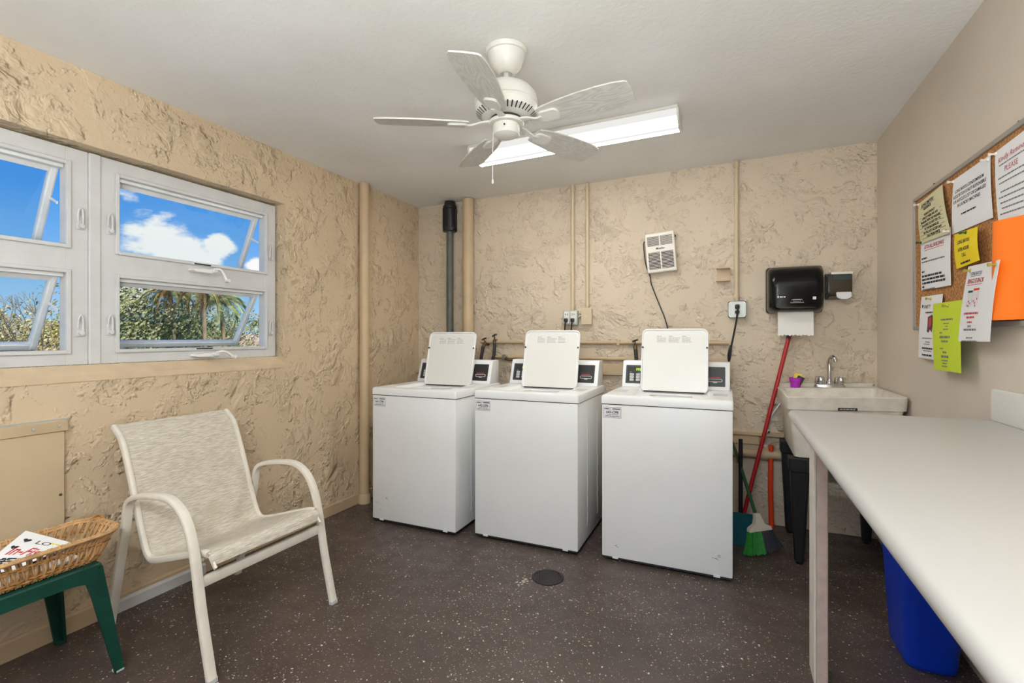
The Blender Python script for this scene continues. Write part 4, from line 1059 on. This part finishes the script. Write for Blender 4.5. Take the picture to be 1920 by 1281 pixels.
tube(bm, catmull([(-.033, -.020, -.235), (-.036, -.030, -.27), (-.041, -.034, -.315), (-.050, -.02, -.35), (-.056, -.02, -.32), (-.052, -.022, -.28), (-.040, -.022, -.24)], 5), .0052, 8); obj('cable', bm, M_DARK, pc, True)

# wall heater
ht = thing('wall_heater', 'small white wall heater with two louvred grilles, hung askew', 'heater', (-.444, YB-.001, 1.853)); ht.rotation_euler = (0, math.radians(-4.5), 0)
bm = BM(); box(bm, (-.102, -.048, -.142), (.102, 0, .142), .010, 3); hb = obj('heater_body', bm, M_HEATER, ht, True)
for z0, z1, n in ((.050, .118, 9), (-.118, .004, 12)):
    bm = BM(); box(bm, (-.086, -.0500, z0), (.086, -.0478, z1)); gr = obj('grille_back', bm, M_SLOT, hb)
    for k in range(n):
        zz = z0 + (k+.5)*(z1-z0)/n
        bm = BM(); box(bm, (-.086, -.0535, zz-.0015), (.086, -.0499, zz+.0015)); obj('slat', bm, M_HEATER, hb)
    bm = BM(); box(bm, (-.004, -.0545, z0), (.004, -.0495, z1)); obj('grille_bar', bm, M_HEATER, hb)
bm = BM(); text_into(bm, 'Mueller', .020, lambda a, b: Vector((a, -.0490, .022+b)), 'CENTER', shear=.2, bold=.0004); obj('lettering', bm, M_INK, hb)
bm = BM(); lathe(bm, [(0, .010), (.008, .008), (.009, 0)], (.102, -.02, .105), 12, 'x'); obj('control_knob', bm, M_DARK, ht, True)
bm = BM(); tube(bm, catmull([(-.104, -.02, .095), (-.116, -.018, .08), (-.118, -.014, .0), (-.112, -.012, -.08), (-.090, -.012, -.16), (-.086, -.012, -.215), (-.066, -.012, -.29), (-.030, -.012, -.41), (-.010, -.012, -.48), (.01, -.01, -.60)], 5), .0042, 8); obj('power_cable', bm, M_DARK, ht, True)

# beige bracket
bk2 = thing('wall_bracket', 'small beige channel bracket on the wall beside the thin conduit', 'bracket', (-.034, YB-.001, 1.672))
M_BRK = mat('beige_bracket', srgb(196, 172, 140), .4)
bm = BM(); box(bm, (-.040, -.006, -.046), (.044, 0, .046), .001, 1); obj('back_plate', bm, M_BRK, bk2)
for z in (-.046, .040):
    bm = BM(); box(bm, (-.044, -.060, z), (.044, -.006, z+.008), .001, 1); obj('flange', bm, M_BRK, bk2)

# paper towel dispenser
td = thing('towel_dispenser', 'glossy black paper towel dispenser on the back wall', 'towel dispenser', (.385, YB-.001, 1.552))
def td_ring(k, y, z0, z1): return None
bm = BM()
secs = []
for y, hw, zl, zh, r in ((0, .152, -.150, .140, .022), (-.060, .156, -.152, .146, .03), (-.12, .154, -.150, .140, .04), (-.17, .146, -.146, .118, .045), (-.198, .132, -.138, .080, .04), (-.206, .118, -.128, .03, .03)):
    secs.append([bm.verts.new((p, y + (.012*((q)/.15)**2 if y < -.1 else 0), (zl+zh)/2+q)) for p, q in rrect(2*hw, zh-zl, r, 5)])
for A, B in zip(secs, secs[1:]):
    for j in range(len(A)): bm.faces.new((A[j], A[(j+1) % len(A)], B[(j+1) % len(A)], B[j]))
bm.faces.new(secs[0][::-1]); bm.faces.new(secs[-1]); cov = obj('cover', bm, M_BLKGL, td, True)
bm = BM(); box(bm, (-.160, -.055, -.152), (.160, 0, .150), .02, 3); obj('back_plate', bm, mat('dark_brown_plastic', srgb(52, 46, 42), .4), td, True)
def TF(a, b): return Vector((a, -.2100+.012*(b/.15)**2*.6, b-.05))
bm = BM(); bm.faces.new([bm.verts.new(TF(a, b)) for a, b in ((-.106, -.012), (-.098, -.012), (-.098, .000), (-.106, .000))])
rnd = random.Random(8); bars_into(bm, -.094, -.062, -.010, .007, TF, rnd); obj('brand_print', bm, M_SHEET, cov)['kind'] = 'stuff'
bm = BM()
for k in range(4):
    a = PI/4+k*PI/2; cx, cy = .092+.006*math.cos(a), -.018+.006*math.sin(a)
    bm.faces.new([bm.verts.new(TF(cx+.0052*math.cos(t), cy+.0052*math.sin(t))) for t in [2*PI*i/10 for i in range(10)]])
obj('emblem', bm, M_SHEET, cov)['kind'] = 'stuff'
bm = BM(); ring = [TF(a, b)+Vector((0, -.002, 0)) for a, b in ((-.026, -.024), (.026, -.024), (.036, -.044), (-.036, -.044))]
sweep(bm, ring, circ(5, .0016), closed=True); ring = [TF(a, b)+Vector((0, -.002, 0)) for a, b in ((-.020, -.027), (.020, -.027), (.022, -.036), (-.022, -.036))]; sweep(bm, ring, circ(5, .0012), closed=True); obj('pull_handle', bm, M_BTN, cov, True)
bm = BM(); 
def tw(u, v):
    x = -.098+.196*u; tear = (.0035*math.sin(u*60)+.002*math.sin(u*23)) if v > .99 else 0
    return Vector((x, -.128-.012*v, -.140 - .155*v - tear))
sheet(bm, tw, 40, 6, .0008); obj('paper_towel', bm, M_TOWEL, td, True)
# soap dispenser
sd = thing('soap_dispenser', 'smoky brown soap dispenser with a white push bar', 'soap dispenser', (.628, YB-.001, 1.566))
bm = BM(); box(bm, (-.068, -.030, -.082), (.066, 0, .080), .006, 2); obj('back_plate', bm, mat('dark_brown_plastic', None), sd, True)
bm = BM(); prism(bm, [(-.03, -.082), (-.100, -.066), (-.108, -.040), (-.108, .066), (-.03, .072)], lambda a, b, s: Vector((-.062+.124*s, a, b))); bmesh.ops.bevel(bm, geom=list(bm.edges), offset=.006, segments=2, affect='EDGES'); obj('tank', bm, M_SMOKE, sd, True)
bm = BM(); box(bm, (-.040, -.1095, .030), (.060, -.1075, .062), .001, 1); obj('level_window', bm, M_SMOKET, sd)
bm = BM(); box(bm, (-.050, -.112, .066), (.064, -.002, .082), .004, 2); obj('lid', bm, M_HEATER, sd, True)
bm = BM(); prism(bm, [(-.024, -.044), (.056, -.044), (.056, -.074), (.036, -.088), (.002, -.088), (-.020, -.076)], lambda a, b, s: Vector((a, -.104-.018*s, b))); bmesh.ops.bevel(bm, geom=list(bm.edges), offset=.003, segments=2, affect='EDGES'); obj('push_bar', bm, M_SHEET, sd, True)

# water valves and hoses behind the washers
def valve(label, x, z, flip, hose):
    o = thing('hose_bib', label, 'valve', (x, YB, z))
    bm = BM(); tube(bm, [(0, 0, 0), (0, -.045, 0)], .012, 12); tube(bm, catmull([(0, -.035, .004), (0.006*flip, -.055, 0), (.012*flip, -.070, -.03)], 4), .013, 12); obj('body', bm, M_BRASS, o, True)
    bm = BM(); tube(bm, [(0, -.045, .01), (.008*flip, -.060, .040)], .005, 8); h_ = obj('stem', bm, M_BRASS, o, True)
    bm = BM(); sweep(bm, [(-.020+.008*flip, -.060, .036), (.008*flip, -.060, .046), (.020+.008*flip, -.060, .052)], rrect(.012, .012, .004, 2)); obj('handle', bm, M_DARK, h_, True)
    bm = BM(); tube(bm, catmull([(.012*flip, -.070, -.02), (.016*flip, -.075, -.06), (.02*flip+hose*.3, -.08, -.14), (hose, -.08, -.30)], 5), .013, 12); obj('hose', bm, M_DGREY, o, True)
valve('brass hose bib nearer the cream riser pipe', -1.845, 1.185, -1, -.02)
valve('brass hose bib further along from the cream riser pipe', -1.765, 1.215, 1, -.05)
valve('hose bib half hidden by the lid of the washer nearest the brooms', -.628, 1.175, 1, .0)
el = thing('pipe_elbow', 'chrome elbow with a short dark pipe beside the corner washer console', 'fitting', (-1.665, YB-.03, 1.085))
bm = BM(); lathe(bm, [(0, -.05), (.018, -.05), (.020, -.03), (.016, 0)], n=14, axis='y'); obj('elbow', bm, M_CHROME, el, True)
bm = BM(); tube(bm, catmull([(0, -.03, -.01), (.04, -.03, -.022), (.10, -.02, -.018)], 5), .012, 10); obj('short_pipe', bm, M_BRASS, el, True)
so = thing('supply_valve', 'small chrome supply valve under the laundry tub', 'valve', (.235, YB-.02, .63))
bm = BM(); lathe(bm, [(0, -.05), (.012, -.048), (.014, 0), (.014, .018)], n=12, axis='y'); obj('body', bm, M_CHROME, so, True)
bm = BM(); tube(bm, catmull([(0, -.04, .01), (.02, -.05, .10), (.07, -.04, .18), (.10, -.03, .20)], 6), .006, 8); obj('supply_tube', bm, M_STEEL, so, True)

# ------------------------------------------------------------------ floor drain
fd = thing('floor_drain', 'round slotted iron floor drain in front of the middle washer', 'drain', (-.857, 2.388, 0))
bm = BM(); lathe(bm, [(.066, .0002), (.082, .0002), (.083, .003), (.078, .006), (.070, .006), (.066, .0015)], n=36); obj('drain_ring', bm, M_DRAIN, fd, True)
bm = BM(); lathe(bm, [(0, .0006), (.067, .0006), (.067, .0012), (0, .0012)], n=30); obj('drain_well', bm, M_SLOT, fd)
for k in range(-5, 6):
    x = k*.0118; l = math.sqrt(max(.065**2-x*x, 0)); c_, s_ = math.cos(.35), math.sin(.35)
    bm = BM(); box(bm, (x-.0036, -l, .0012), (x+.0036, l, .0052), .001, 1); xform(bm, Matrix.Rotation(.35, 4, 'Z')); obj('drain_bar', bm, M_DRAIN, fd)
bm = BM(); rnd = random.Random(12)
cx, cy = at_z(982, 1092, 0).x, at_z(982, 1092, 0).y
for k in range(22):
    a = rnd.uniform(0, 2*PI); d = rnd.gauss(0, .022); x, y = cx+math.cos(a)*d*1.3, cy+math.sin(a)*d*1.3; r_ = rnd.uniform(.003, .010)
    n = 7; bm.faces.new([bm.verts.new((x+r_*rnd.uniform(.6, 1.2)*math.cos(2*PI*i/n), y+r_*rnd.uniform(.6, 1.2)*math.sin(2*PI*i/n), .0006+k*.00001)) for i in range(n)])
o = obj('chipped_patch', bm, M_WORN); o['kind'] = 'stuff'; tag(o, 'pale chipped patch of floor coating beside the drain', 'chip')

# ------------------------------------------------------------------ wall panel on the left
wp = thing('access_panel', 'tan painted access panel with a metal strip under the window', 'panel', (XL, .75, .36))
bm = BM(); box(bm, (.001, -.40, 0), (.018, .352, .505), .002, 1); obj('panel_board', bm, M_PANEL, wp)
bm = BM(); box(bm, (.001, -.40, .498), (.024, .362, .542), .002, 1); sp_ = obj('top_strip', bm, M_TAN, wp)
bm = BM(); box(bm, (.0005, -.40, .530), (.012, .370, .548), .001, 1); obj('flashing', bm, M_STEEL, sp_)
for y in (.330, .25):
    bm = BM(); lathe(bm, [(0, .004), (.006, .003), (.007, 0)], (.024, y, .520), 10, 'x'); obj('screw', bm, M_STEEL, sp_)
bm = BM(); lathe(bm, [(0, .003), (.005, .002), (.006, 0)], (.018, .338, .235), 10, 'x'); obj('screw', bm, M_BRASS, wp)

# ------------------------------------------------------------------ cork board and notices
BY1, BY0, BZ0, BZ1 = 2.945, 1.73, 1.292, 1.905
cb = thing('cork_board', 'framed cork notice board on the right wall', 'notice board', (XR, (BY0+BY1)/2, BZ0)); ym = (BY0+BY1)/2
bm = BM(); box(bm, (-.012, BY0-ym, 0), (-.001, BY1-ym, BZ1-BZ0)); obj('cork_sheet', bm, M_CORK, cb)
for lo, hi in (((BY0, BZ0-.012), (BY1, BZ0+.008)), ((BY0, BZ1-.008), (BY1, BZ1+.010)), ((BY0-.012, BZ0-.012), (BY0+.008, BZ1+.010)), ((BY1-.006, BZ0-.012), (BY1+.012, BZ1+.010))):
    bm = BM(); box(bm, (-.020, lo[0]-ym, lo[1]-BZ0), (-.001, hi[0]-ym, hi[1]-BZ0), .002, 1); obj('frame_bar', bm, M_BFRAME, cb)
inked.side = 1
def notice(name, label, corners, xs, m, bulge=0., curl=0., th=.0008):
    """corner pixels TL TR BR BL and each corner's distance plane"""
    P = [at_x(px, py, x) for (px, py), x in zip(corners, xs)]
    f = patch(*P, bulge, curl)
    o = paper(name, label, 'notice', f, m, th, 8, 12); return o, f
XP = XR-.016
def pins(o, f, spots, m):
    for u, v in spots:
        p = f(u, v); bm = BM(); lathe(bm, [(0, -.022), (.006, -.021), (.0055, -.015), (.003, -.012), (.003, -.006), (.006, -.003), (.006, 0)], p, 10, 'x'); obj('push_pin', bm, m, o, True)
M_PINW = mat('pin_clear', srgb(236, 226, 220), .2); M_PING = mat('pin_green', srgb(20, 90, 50), .3); M_PINY = mat('pin_brass', srgb(196, 180, 90), .3, .5)
o, f = notice('notice_sheet', 'white notice with a dark red heading, pinned just below the cream sheet', [(1727, 446), (1783, 425), (1783, 535), (1728, 545)], (XP, XP, XP-.006, XP-.004), M_SHEET, .003)
ink(o, M_RINK, f, [('t', 'ATTN ALL BUILDINGS', .024, .16, .060, 'CENTER', dict(squeeze=.95, bold=.0004)), ('p', [(.05, .066), (.27, .066), (.27, .068), (.05, .068)])], name='red_heading')
ink(o, M_INK, f, [('b', .016, .085, .098, .008)] + [('b', .016, .05+.0, .158, .008)] + [('b', .016, x, y, .009) for x, y in ((.25, .178), (.28, .194), (.285, .210), (.04, .226))], name='black_print')
ink(o, M_GINK, f, [('b', .016, .28, .115, .006), ('b', .016, .17, .240, .005)], name='grey_print')
pins(o, f, [(.93, .06)], M_PINW)
o, f = notice('notice_sheet', 'cream sheet with bold underlined capitals at the upper left of the board', [(1722, 383), (1767, 346), (1783, 436), (1727, 457)], (XP-.004, XP-.004, XP-.012, XP-.008), M_CREAM, .008)
L_ = ['PLEASE CONTACT', 'OFFICE IF THERE ARE ANY', 'PROBLEMS WITH THE WASHERS', 'OR DRYERS. DO NOT TRY TO', 'FIX THE MACHINES AS', 'WE WILL NOT ACCEPT ANY', 'CALLS FROM OFFICE']
jb = [('t', 'LONG BAYOU', .024, .13, .038, 'CENTER', dict(bold=.0008)), ('t', 'RESIDENTS', .020, .13, .060, 'CENTER', dict(bold=.0006)), ('p', [(.04, .041), (.22, .041), (.22, .0425), (.04, .0425)])]
for k, t in enumerate(L_):
    y = .092 + k*.0185; jb += [('t', t, .0165, .155, y, 'CENTER', dict(squeeze=.95, bold=.0006)), ('p', [(.02, y+.002), (.29, y+.002), (.29, y+.0034), (.02, y+.0034)])]
ink(o, M_INK, f, jb, name='black_lettering')
pins(o, f, [(.02, .02), (.96, .96)], M_PINW); pins(o, f, [(.02, .98)], M_PING)
o, f = notice('notice_sheet', 'white notice with four lines of slanted capitals at the top of the board', [(1788, 338), (1857, 290), (1862, 408), (1785, 440)], (XP,)*4, M_SHEET, .004)
ink(o, M_INK, f, [('t', t, .0175, .15, .062+k*.020, 'CENTER', dict(shear=.1, squeeze=.98, bold=.0002)) for k, t in enumerate(['LONG BAYOU CONDOMINIUM', 'ASSOCIATION IS NOT RESPONSIBLE', 'FOR ARTICLES LOST OR DAMAGED', 'IN LAUNDRY MACHINES'])] + [('b', .09, .21, .152, .006)], name='black_lettering')
pins(o, f, [(.01, .03), (.95, .06)], M_PINW)
o, f = notice('notice_sheet', 'large white letter with a pale red heading at the right edge', [(1866, 286), (1950, 222), (1950, 404), (1873, 424)], (XP, XP, XP-.006, XP-.006), M_SHEET, .005)
W_ = f.W
ink(o, M_RINK, f, [('t', 'Kindly Reminder', .026, W_*.44, .050, 'CENTER', dict(shear=.2)), ('t', 'PLEASE', .026, W_*.42, .092, 'CENTER')], name='red_heading')
ink(o, M_GINK, f, [('b', W_*.12, W_*.86, .060, .004)] + [('b', W_*(.08+.03*(k % 3)), W_*(.92-.04*(k % 2)), .105+k*.019+(.012 if k > 1 else 0), .0045) for k in range(7)] + [('b', W_*.38, W_*.56, .256, .004), ('b', W_*.2, W_*.66, .292, .005)], name='grey_print')
pins(o, f, [(.03, .03)], M_PINW)
o, f = notice('notice_card', 'small yellow card curling off the middle of the board', [(1790, 440), (1833, 425), (1837, 488), (1794, 505)], (XP, XP-.018, XP-.022, XP-.004), M_YEL, .006)
ink(o, M_INK, f, [('t', t, s_, .11, y, 'CENTER', dict(bold=.0003)) for t, s_, y in (('LONG BAYOU', .020, .045), ('AFTER HOURS', .019, .075), ('CALL', .019, .098))] + [('b', .06, .16, .118, .007)], name='black_lettering')
pins(o, f, [(.55, .06)], M_PING)
o, f = notice('notice_sheet', 'white flyer with a dark red picture at the lower left of the board', [(1728, 557), (1768, 551), (1760, 676), (1722, 670)], (XP, XP-.004, XP-.010, XP-.010), M_SHEET, .004)
ink(o, M_MAG, f, [('p', heart(.03, .045, .011)), ('p', [(.11, .095), (.16, .085), (.175, .10), (.170, .150), (.165, .165), (.145, .15), (.13, .165), (.108, .16), (.112, .13)])], name='dark_red_picture')
ink(o, M_RED, f, [('p', [(.125, .10), (.15, .094), (.16, .12), (.15, .14), (.13, .14)])], name='red_picture', lift=.0016)
ink(o, M_INK, f, [('t', 'PARTY', .026, .05, .058, 'LEFT', dict(shear=.25)), ('b', .075, .16, .072, .006), ('b', .05, .18, .232, .007), ('b', .05, .17, .262, .008)], name='black_print')
ink(o, M_GINK, f, [('b', .05, .17, .188, .004), ('b', .09, .15, .205, .004), ('b', .07, .15, .215, .003), ('b', .06, .17, .245, .004)], name='grey_print')
pins(o, f, [(.5, .05)], M_PINY)
o, f = notice('notice_sheet', 'lime green notice hanging below the board edge', [(1750, 570), (1806, 562), (1802, 700), (1752, 693)], (XP-.008, XP-.014, XP-.034, XP-.026), M_GRN, .006)
ink(o, M_GINK, f, [('b', .10, .22, .070, .007), ('b', .13, .19, .088, .004), ('b', .15, .18, .10, .004), ('b', .13, .18, .112, .005), ('b', .09, .12, .126, .005), ('b', .09, .20, .142, .009), ('b', .11, .18, .160, .008), ('b', .09, .13, .192, .004), ('b', .12, .16, .205, .008), ('b', .10, .18, .222, .009), ('b', .10, .17, .240, .005), ('b', .11, .16, .252, .004), ('b', .10, .16, .264, .004)], name='grey_print')
pins(o, f, [(.55, .06)], M_PINY)
# orange sheet folded over on itself
P0 = [at_x(*p, XP) for p in ((1868, 426), (1895, 426), (1905, 596), (1862, 602))]
yA, zA = P0[0].y, P0[0].z
prf = catmull([(yA, XP, 0), (yA-.035, XP-.003, 0), (yA-.065, XP-.026, 0), (yA-.10, XP-.046, 0), (yA-.14, XP-.034, 0), (yA-.19, XP-.006, 0), (yA-.26, XP-.003, 0)], 4)
def orf(u, v):
    t = u*(len(prf)-1); i = min(int(t), len(prf)-2); p = prf[i].lerp(prf[i+1], t-i)
    return Vector((p.y + (.006-.010*v)*0, p.x + (.012*v), zA - (zA-1.302)*v))
orf.W, orf.H = .33, .345
o = paper('notice_sheet', 'bright orange poster sheet bulging from the right of the board', 'notice', orf, M_ORG, .0008, 24, 6)
o, f = notice('notice_sheet', 'white bingo flyer with calendar pictures overlapping the orange sheet', [(1816, 500), (1875, 487), (1856, 641), (1797, 640)], (XP-.014, XP-.046, XP-.046, XP-.036), M_SHEET, .006)
ink(o, M_BINK, f, [('t', 'LONG BAYOU', .017, .105, .036, 'CENTER', dict(bold=.0002)), ('p', [(.05, .039), (.155, .039), (.155, .0405), (.05, .0405)])], name='blue_heading')
ink(o, M_RINK, f, [('t', 'BINGO IS BACK', .0225, .108, .064, 'CENTER', dict(shear=.15, bold=.0004)), ('p', [(.03, .069), (.18, .069), (.18, .071), (.03, .071)]), ('b', .04, .18, .168, .007), ('b', .07, .15, .182, .007), ('b', .08, .13, .200, .006)] +
    [('p', [(x, y), (x+.007, y), (x+.007, y+.007), (x, y+.007)]) for x, y in ((.07, .125), (.085, .132), (.12, .125), (.135, .132), (.15, .118), (.06, .14), (.075, .142), (.14, .142))], name='red_heading')
ink(o, M_TEAL, f, [('p', [(.055, .090), (.105, .090), (.105, .098), (.055, .098)])] + [('p', [(.055+.012*k, .102), (.056+.012*k, .102), (.056+.012*k, .148), (.055+.012*k, .148)]) for k in range(5)], name='green_calendar')
ink(o, M_ORGP, f, [('p', [(.110, .084), (.165, .084), (.165, .092), (.110, .092)])] + [('p', [(.110+.0135*k, .096), (.111+.0135*k, .096), (.111+.0135*k, .140), (.110+.0135*k, .140)]) for k in range(5)], name='orange_calendar')
ink(o, M_GINK, f, [('b', .09, .12, .214, .007), ('b', .05, .17, .226, .007), ('b', .08, .14, .256, .005), ('b', .04, .18, .268, .005)], name='grey_print')
pins(o, f, [(.12, .06)], M_PINY); pins(o, f, [(.92, .05)], M_PINY)
for px, py, nm in ((1756, 345, 'black wall hook just above the left end of the board'), (1917, 229, 'black wall hook just above the board at the right edge')):
    p = at_x(px, py, XR-.003); o = thing('wall_hook', nm, 'hook', p)
    bm = BM(); lathe(bm, [(0, -.012), (.006, -.010), (.004, -.004), (.007, .002)], n=10, axis='x'); obj('hook_head', bm, M_DARK, o, True)
    bm = BM(); tube(bm, [(-.008, 0, 0), (-.012, 0, -.010)], .002, 6); obj('hook_tip', bm, M_DARK, o)

# ------------------------------------------------------------------ outside
bm = BM(); prism(bm, [(-140, -90), (-2.75, -90), (-2.75, 90), (-140, 90)], lambda a, b, s: Vector((a, b, -3.0-.1*s)))
struct(obj('ground', bm, mat('lawn', srgb(96, 112, 60), .9, var=.3, vscale=.4)), 'grass lawn below the windows', 'ground')
bm = BM(); prism(bm, [(-8, -12), (8, -12), (8, YF-.16), (-8, YF-.16)], lambda a, b, s: Vector((a, b, -.02-.2*s)))
struct(obj('walkway', bm, mat('walkway_concrete', srgb(186, 178, 166), .9, var=.1, vscale=1)), 'concrete walkway outside the assumed doorway', 'walkway')
def along(px, dist):
    d = ray(px, HY); d.normalize(); return Vector((d.x*dist, d.y*dist, 0))
def zat(py, px, dist):
    d = ray(px, py); return CAMH + d.z*dist/math.hypot(d.x, d.y)
M_LF = [leaf_mat('leaf_olive', srgb(104, 110, 62), srgb(170, 168, 116)), leaf_mat('leaf_dry', srgb(140, 126, 86), srgb(196, 184, 136)), leaf_mat('leaf_yellow', srgb(120, 124, 40), srgb(190, 182, 80))]
M_FR = [leaf_mat('frond_green', srgb(106, 118, 70), srgb(176, 180, 124)), leaf_mat('frond_gold', srgb(132, 122, 56), srgb(196, 180, 104)), leaf_mat('frond_dry', srgb(126, 92, 52), srgb(176, 136, 84))]
def tree(name, label, px, dist, ptop, rad, m, seed, n=2600, leaf=.16, zc=None):
    rnd = random.Random(seed); b = along(px, dist); zt_ = zat(ptop, px, dist)
    root = thing(name, label, 'tree', (b.x, b.y, -3.0), group='trees outside the windows')
    H_ = zt_+3.0
    bm = BM(); tube(bm, catmull([(0, 0, 0), (.1, .05, H_*.3), (.0, .0, H_*.6), (.05, -.1, H_*.85)], 4), .16, 8, scale=lambda t: 1-.75*t)
    for k in range(6):
        a = k*1.05; tube(bm, [(0, 0, H_*.4), (math.cos(a)*rad*.5, math.sin(a)*rad*.5, H_*.66), (math.cos(a)*rad*.75, math.sin(a)*rad*.75, H_*.82)], .06, 6, scale=lambda t: 1-.7*t)
    obj('trunk', bm, M_BARK, root, True)
    bm = BM(); lumps = [(Vector((rnd.gauss(0, .45)*rad, rnd.gauss(0, .45)*rad, H_*rnd.uniform(.50, .88))), rad*rnd.uniform(.28, .5)) for k in range(22)]
    lumps.append((Vector((0, 0, H_-rad*.42)), rad*.42))
    for k in range(n):
        c, r_ = lumps[rnd.randrange(len(lumps))]
        d = Vector((rnd.gauss(0, 1), rnd.gauss(0, 1), rnd.gauss(0, 1))).normalized()
        p = c + d*r_*rnd.uniform(.75, 1.05)
        if p.z > H_: p.z = H_ - rnd.random()*.2
        t = (d + Vector((rnd.uniform(-.8, .8), rnd.uniform(-.8, .8), rnd.uniform(-.8, .8)))).normalized(); u = t.orthogonal().normalized(); v = t.cross(u)
        s_ = leaf*rnd.uniform(.6, 1.3)
        bm.faces.new([bm.verts.new(p + u*s_*a_ + v*s_*.5*b_) for a_, b_ in ((-.5, 0), (0, -.5), (.5, 0), (0, .5))])
    fo = obj('foliage', bm, m, root); fo['kind'] = 'stuff'
    return root
def frond_mesh(ln, droop, seed, m):
    rnd = random.Random(seed); bm = BM(); pts = []
    for k in range(13):
        t = k/12; pts.append(Vector((ln*(t-.18*t*t*droop), 0, ln*(.55*t - .95*droop*t*t))))
    tube(bm, pts, .02, 4, scale=lambda t: 1-.8*t)
    for k in range(40):
        t = .12+.88*k/39; i = min(int(t*12), 11); p = pts[i].lerp(pts[i+1], t*12-i)
        l = ln*.26*math.sin(PI*min(1, .18+.8*t))**.7*rnd.uniform(.8, 1.1)
        for s_ in (-1, 1):
            tip = p + Vector((l*.45, s_*l*.8, -l*(.35+.25*rnd.random())))
            w_ = Vector((.035, 0, 0))
            bm.faces.new([bm.verts.new(q) for q in (p-w_, p+w_, tip)])
    me_o = obj('frond', bm, m); me = me_o.data; bpy.data.objects.remove(me_o); return me
FR = [frond_mesh(2.3, .9, 1, M_FR[0]), frond_mesh(2.2, 1.25, 2, M_FR[1]), frond_mesh(2.0, 1.7, 3, M_FR[2]), frond_mesh(2.2, .6, 4, M_FR[0])]
def palm(label, px, dist, pcrown, sc, mix, seed, trunk_r=.15):
    rnd = random.Random(seed); b = along(px, dist); zc = zat(pcrown, px, dist)
    root = thing('palm_tree', label, 'palm tree', (b.x, b.y, -3.0), group='palms outside the right hand window')
    H_ = zc+3.0; bm = BM(); pts = catmull([(0, 0, 0), (.12, .1, H_*.4), (.05, .12, H_*.75), (0, 0, H_)], 6); tube(bm, pts, trunk_r, 10, scale=lambda t: 1+.12*math.sin(t*90)-.25*t); obj('trunk', bm, M_BARK, root, True)
    for k in range(22):
        o = bpy.data.objects.new('frond', FR[mix[k % len(mix)]]); C.objects.link(o); o.parent = root
        o.location = (0, 0, H_-.05); low = k/22
        o.rotation_euler = (0, -.55+low*1.25, k*2.399+rnd.uniform(-.2, .2)); o.scale = (sc*rnd.uniform(.85, 1.1),)*3
    return root
tree('broadleaf_tree', 'full olive green tree filling the left of the right hand window', 248, 22, 538, 2.3, M_LF[0], 21, 11000, .12)
tree('broadleaf_tree', 'low olive tree behind the palm trunks', 318, 27, 572, 2.4, M_LF[0], 22, 8000, .13)
tree('broadleaf_tree', 'dull green tree behind the rightmost palm', 402, 31, 575, 2.2, M_LF[0], 25, 7000, .13)
tree('dry_bushy_tree', 'tan dry looking bushy tree in the left hand window', 28, 20, 566, 1.55, M_LF[1], 23, 10000, .10)
tree('yellow_green_tree', 'yellowish tree at the right of the left hand window', 122, 24, 588, 1.3, M_LF[2], 24, 6000, .11)
palm('slim palm with green and gold fronds nearest the left of the group', 318, 21, 543, .46, (1, 0, 2, 1), 31, .075)
palm('palm with bare grey trunk in the middle of the group', 345, 24, 530, .46, (0, 1, 3, 2), 32, .10)
palm('palm with hanging golden dead fronds', 375, 20, 538, .44, (1, 2, 1, 2), 33, .09)
palm('bushy dark palm furthest right in the window', 412, 23, 560, .66, (0, 3, 0, 0), 34, .09)
palm('tiny distant palm above the tan roof', 486, 70, 606, .8, (0, 3), 35, .2)
bt = thing('bare_shrub', 'bare twiggy shrub seen in the left hand window', 'shrub', along(60, 14) + Vector((0, 0, -3)))
rnd = random.Random(44)
def twig(bm, p, d, l, r_, depth):
    q = p + d*l; mid = p + d*l*.5 + Vector((rnd.uniform(-.1, .1)*l, rnd.uniform(-.1, .1)*l, 0)); tube(bm, [p, mid, q], r_, 5)
    if depth:
        for k in range(3):
            dd = (d + Vector((rnd.uniform(-.7, .7), rnd.uniform(-.7, .7), rnd.uniform(-.1, .5)))).normalized(); twig(bm, q, dd, l*.62, r_*.62, depth-1)
bm = BM(); tube(bm, [(0, 0, 0), (.05, 0, 1.6), (0, .05, 3.2)], .05, 6, scale=lambda t: 1-.5*t); obj('stem', bm, M_BARK, bt)
bm = BM()
for k in range(5): twig(bm, Vector((0, .05, 3.1)), Vector((rnd.uniform(-.6, .6), rnd.uniform(-.7, .7), 1)).normalized(), .95, .014, 3)
obj('twigs', bm, M_BARK, bt)['kind'] = 'stuff'
# distant house
hb_ = along(470, 48); hs = thing('house', 'distant low house with a tan roof and pale walls', 'house', (hb_.x, hb_.y, -3.0), math.radians(35))
zt_ = zat(632, 475, 48)+3.0
bm = BM(); box(bm, (-5, -6, 0), (5, 6, zt_-1.1)); obj('walls', bm, mat('house_wall', srgb(214, 206, 186), .8), hs)
bm = BM(); prism(bm, [(-5.8, zt_-1.2), (5.8, zt_-1.2), (5.8, zt_-1.0), (0, zt_+.25), (-5.8, zt_-1.0)], lambda a, b, s: Vector((a, -6.6+13.2*s, b))); obj('roof', bm, mat('house_roof', srgb(192, 168, 146), .8, var=.1), hs)
for y in (-3, 2.4):
    bm = BM(); box(bm, (4.98, y-.7, zt_-2.9), (5.04, y+.7, zt_-1.5)); w_ = obj('house_window', bm, mat('house_glass', srgb(60, 70, 78), .2), hs)
tree('hedge_shrub', 'low hedge in front of the distant house', 478, 38, 645, 1.6, M_LF[2], 28, 1800, .2)
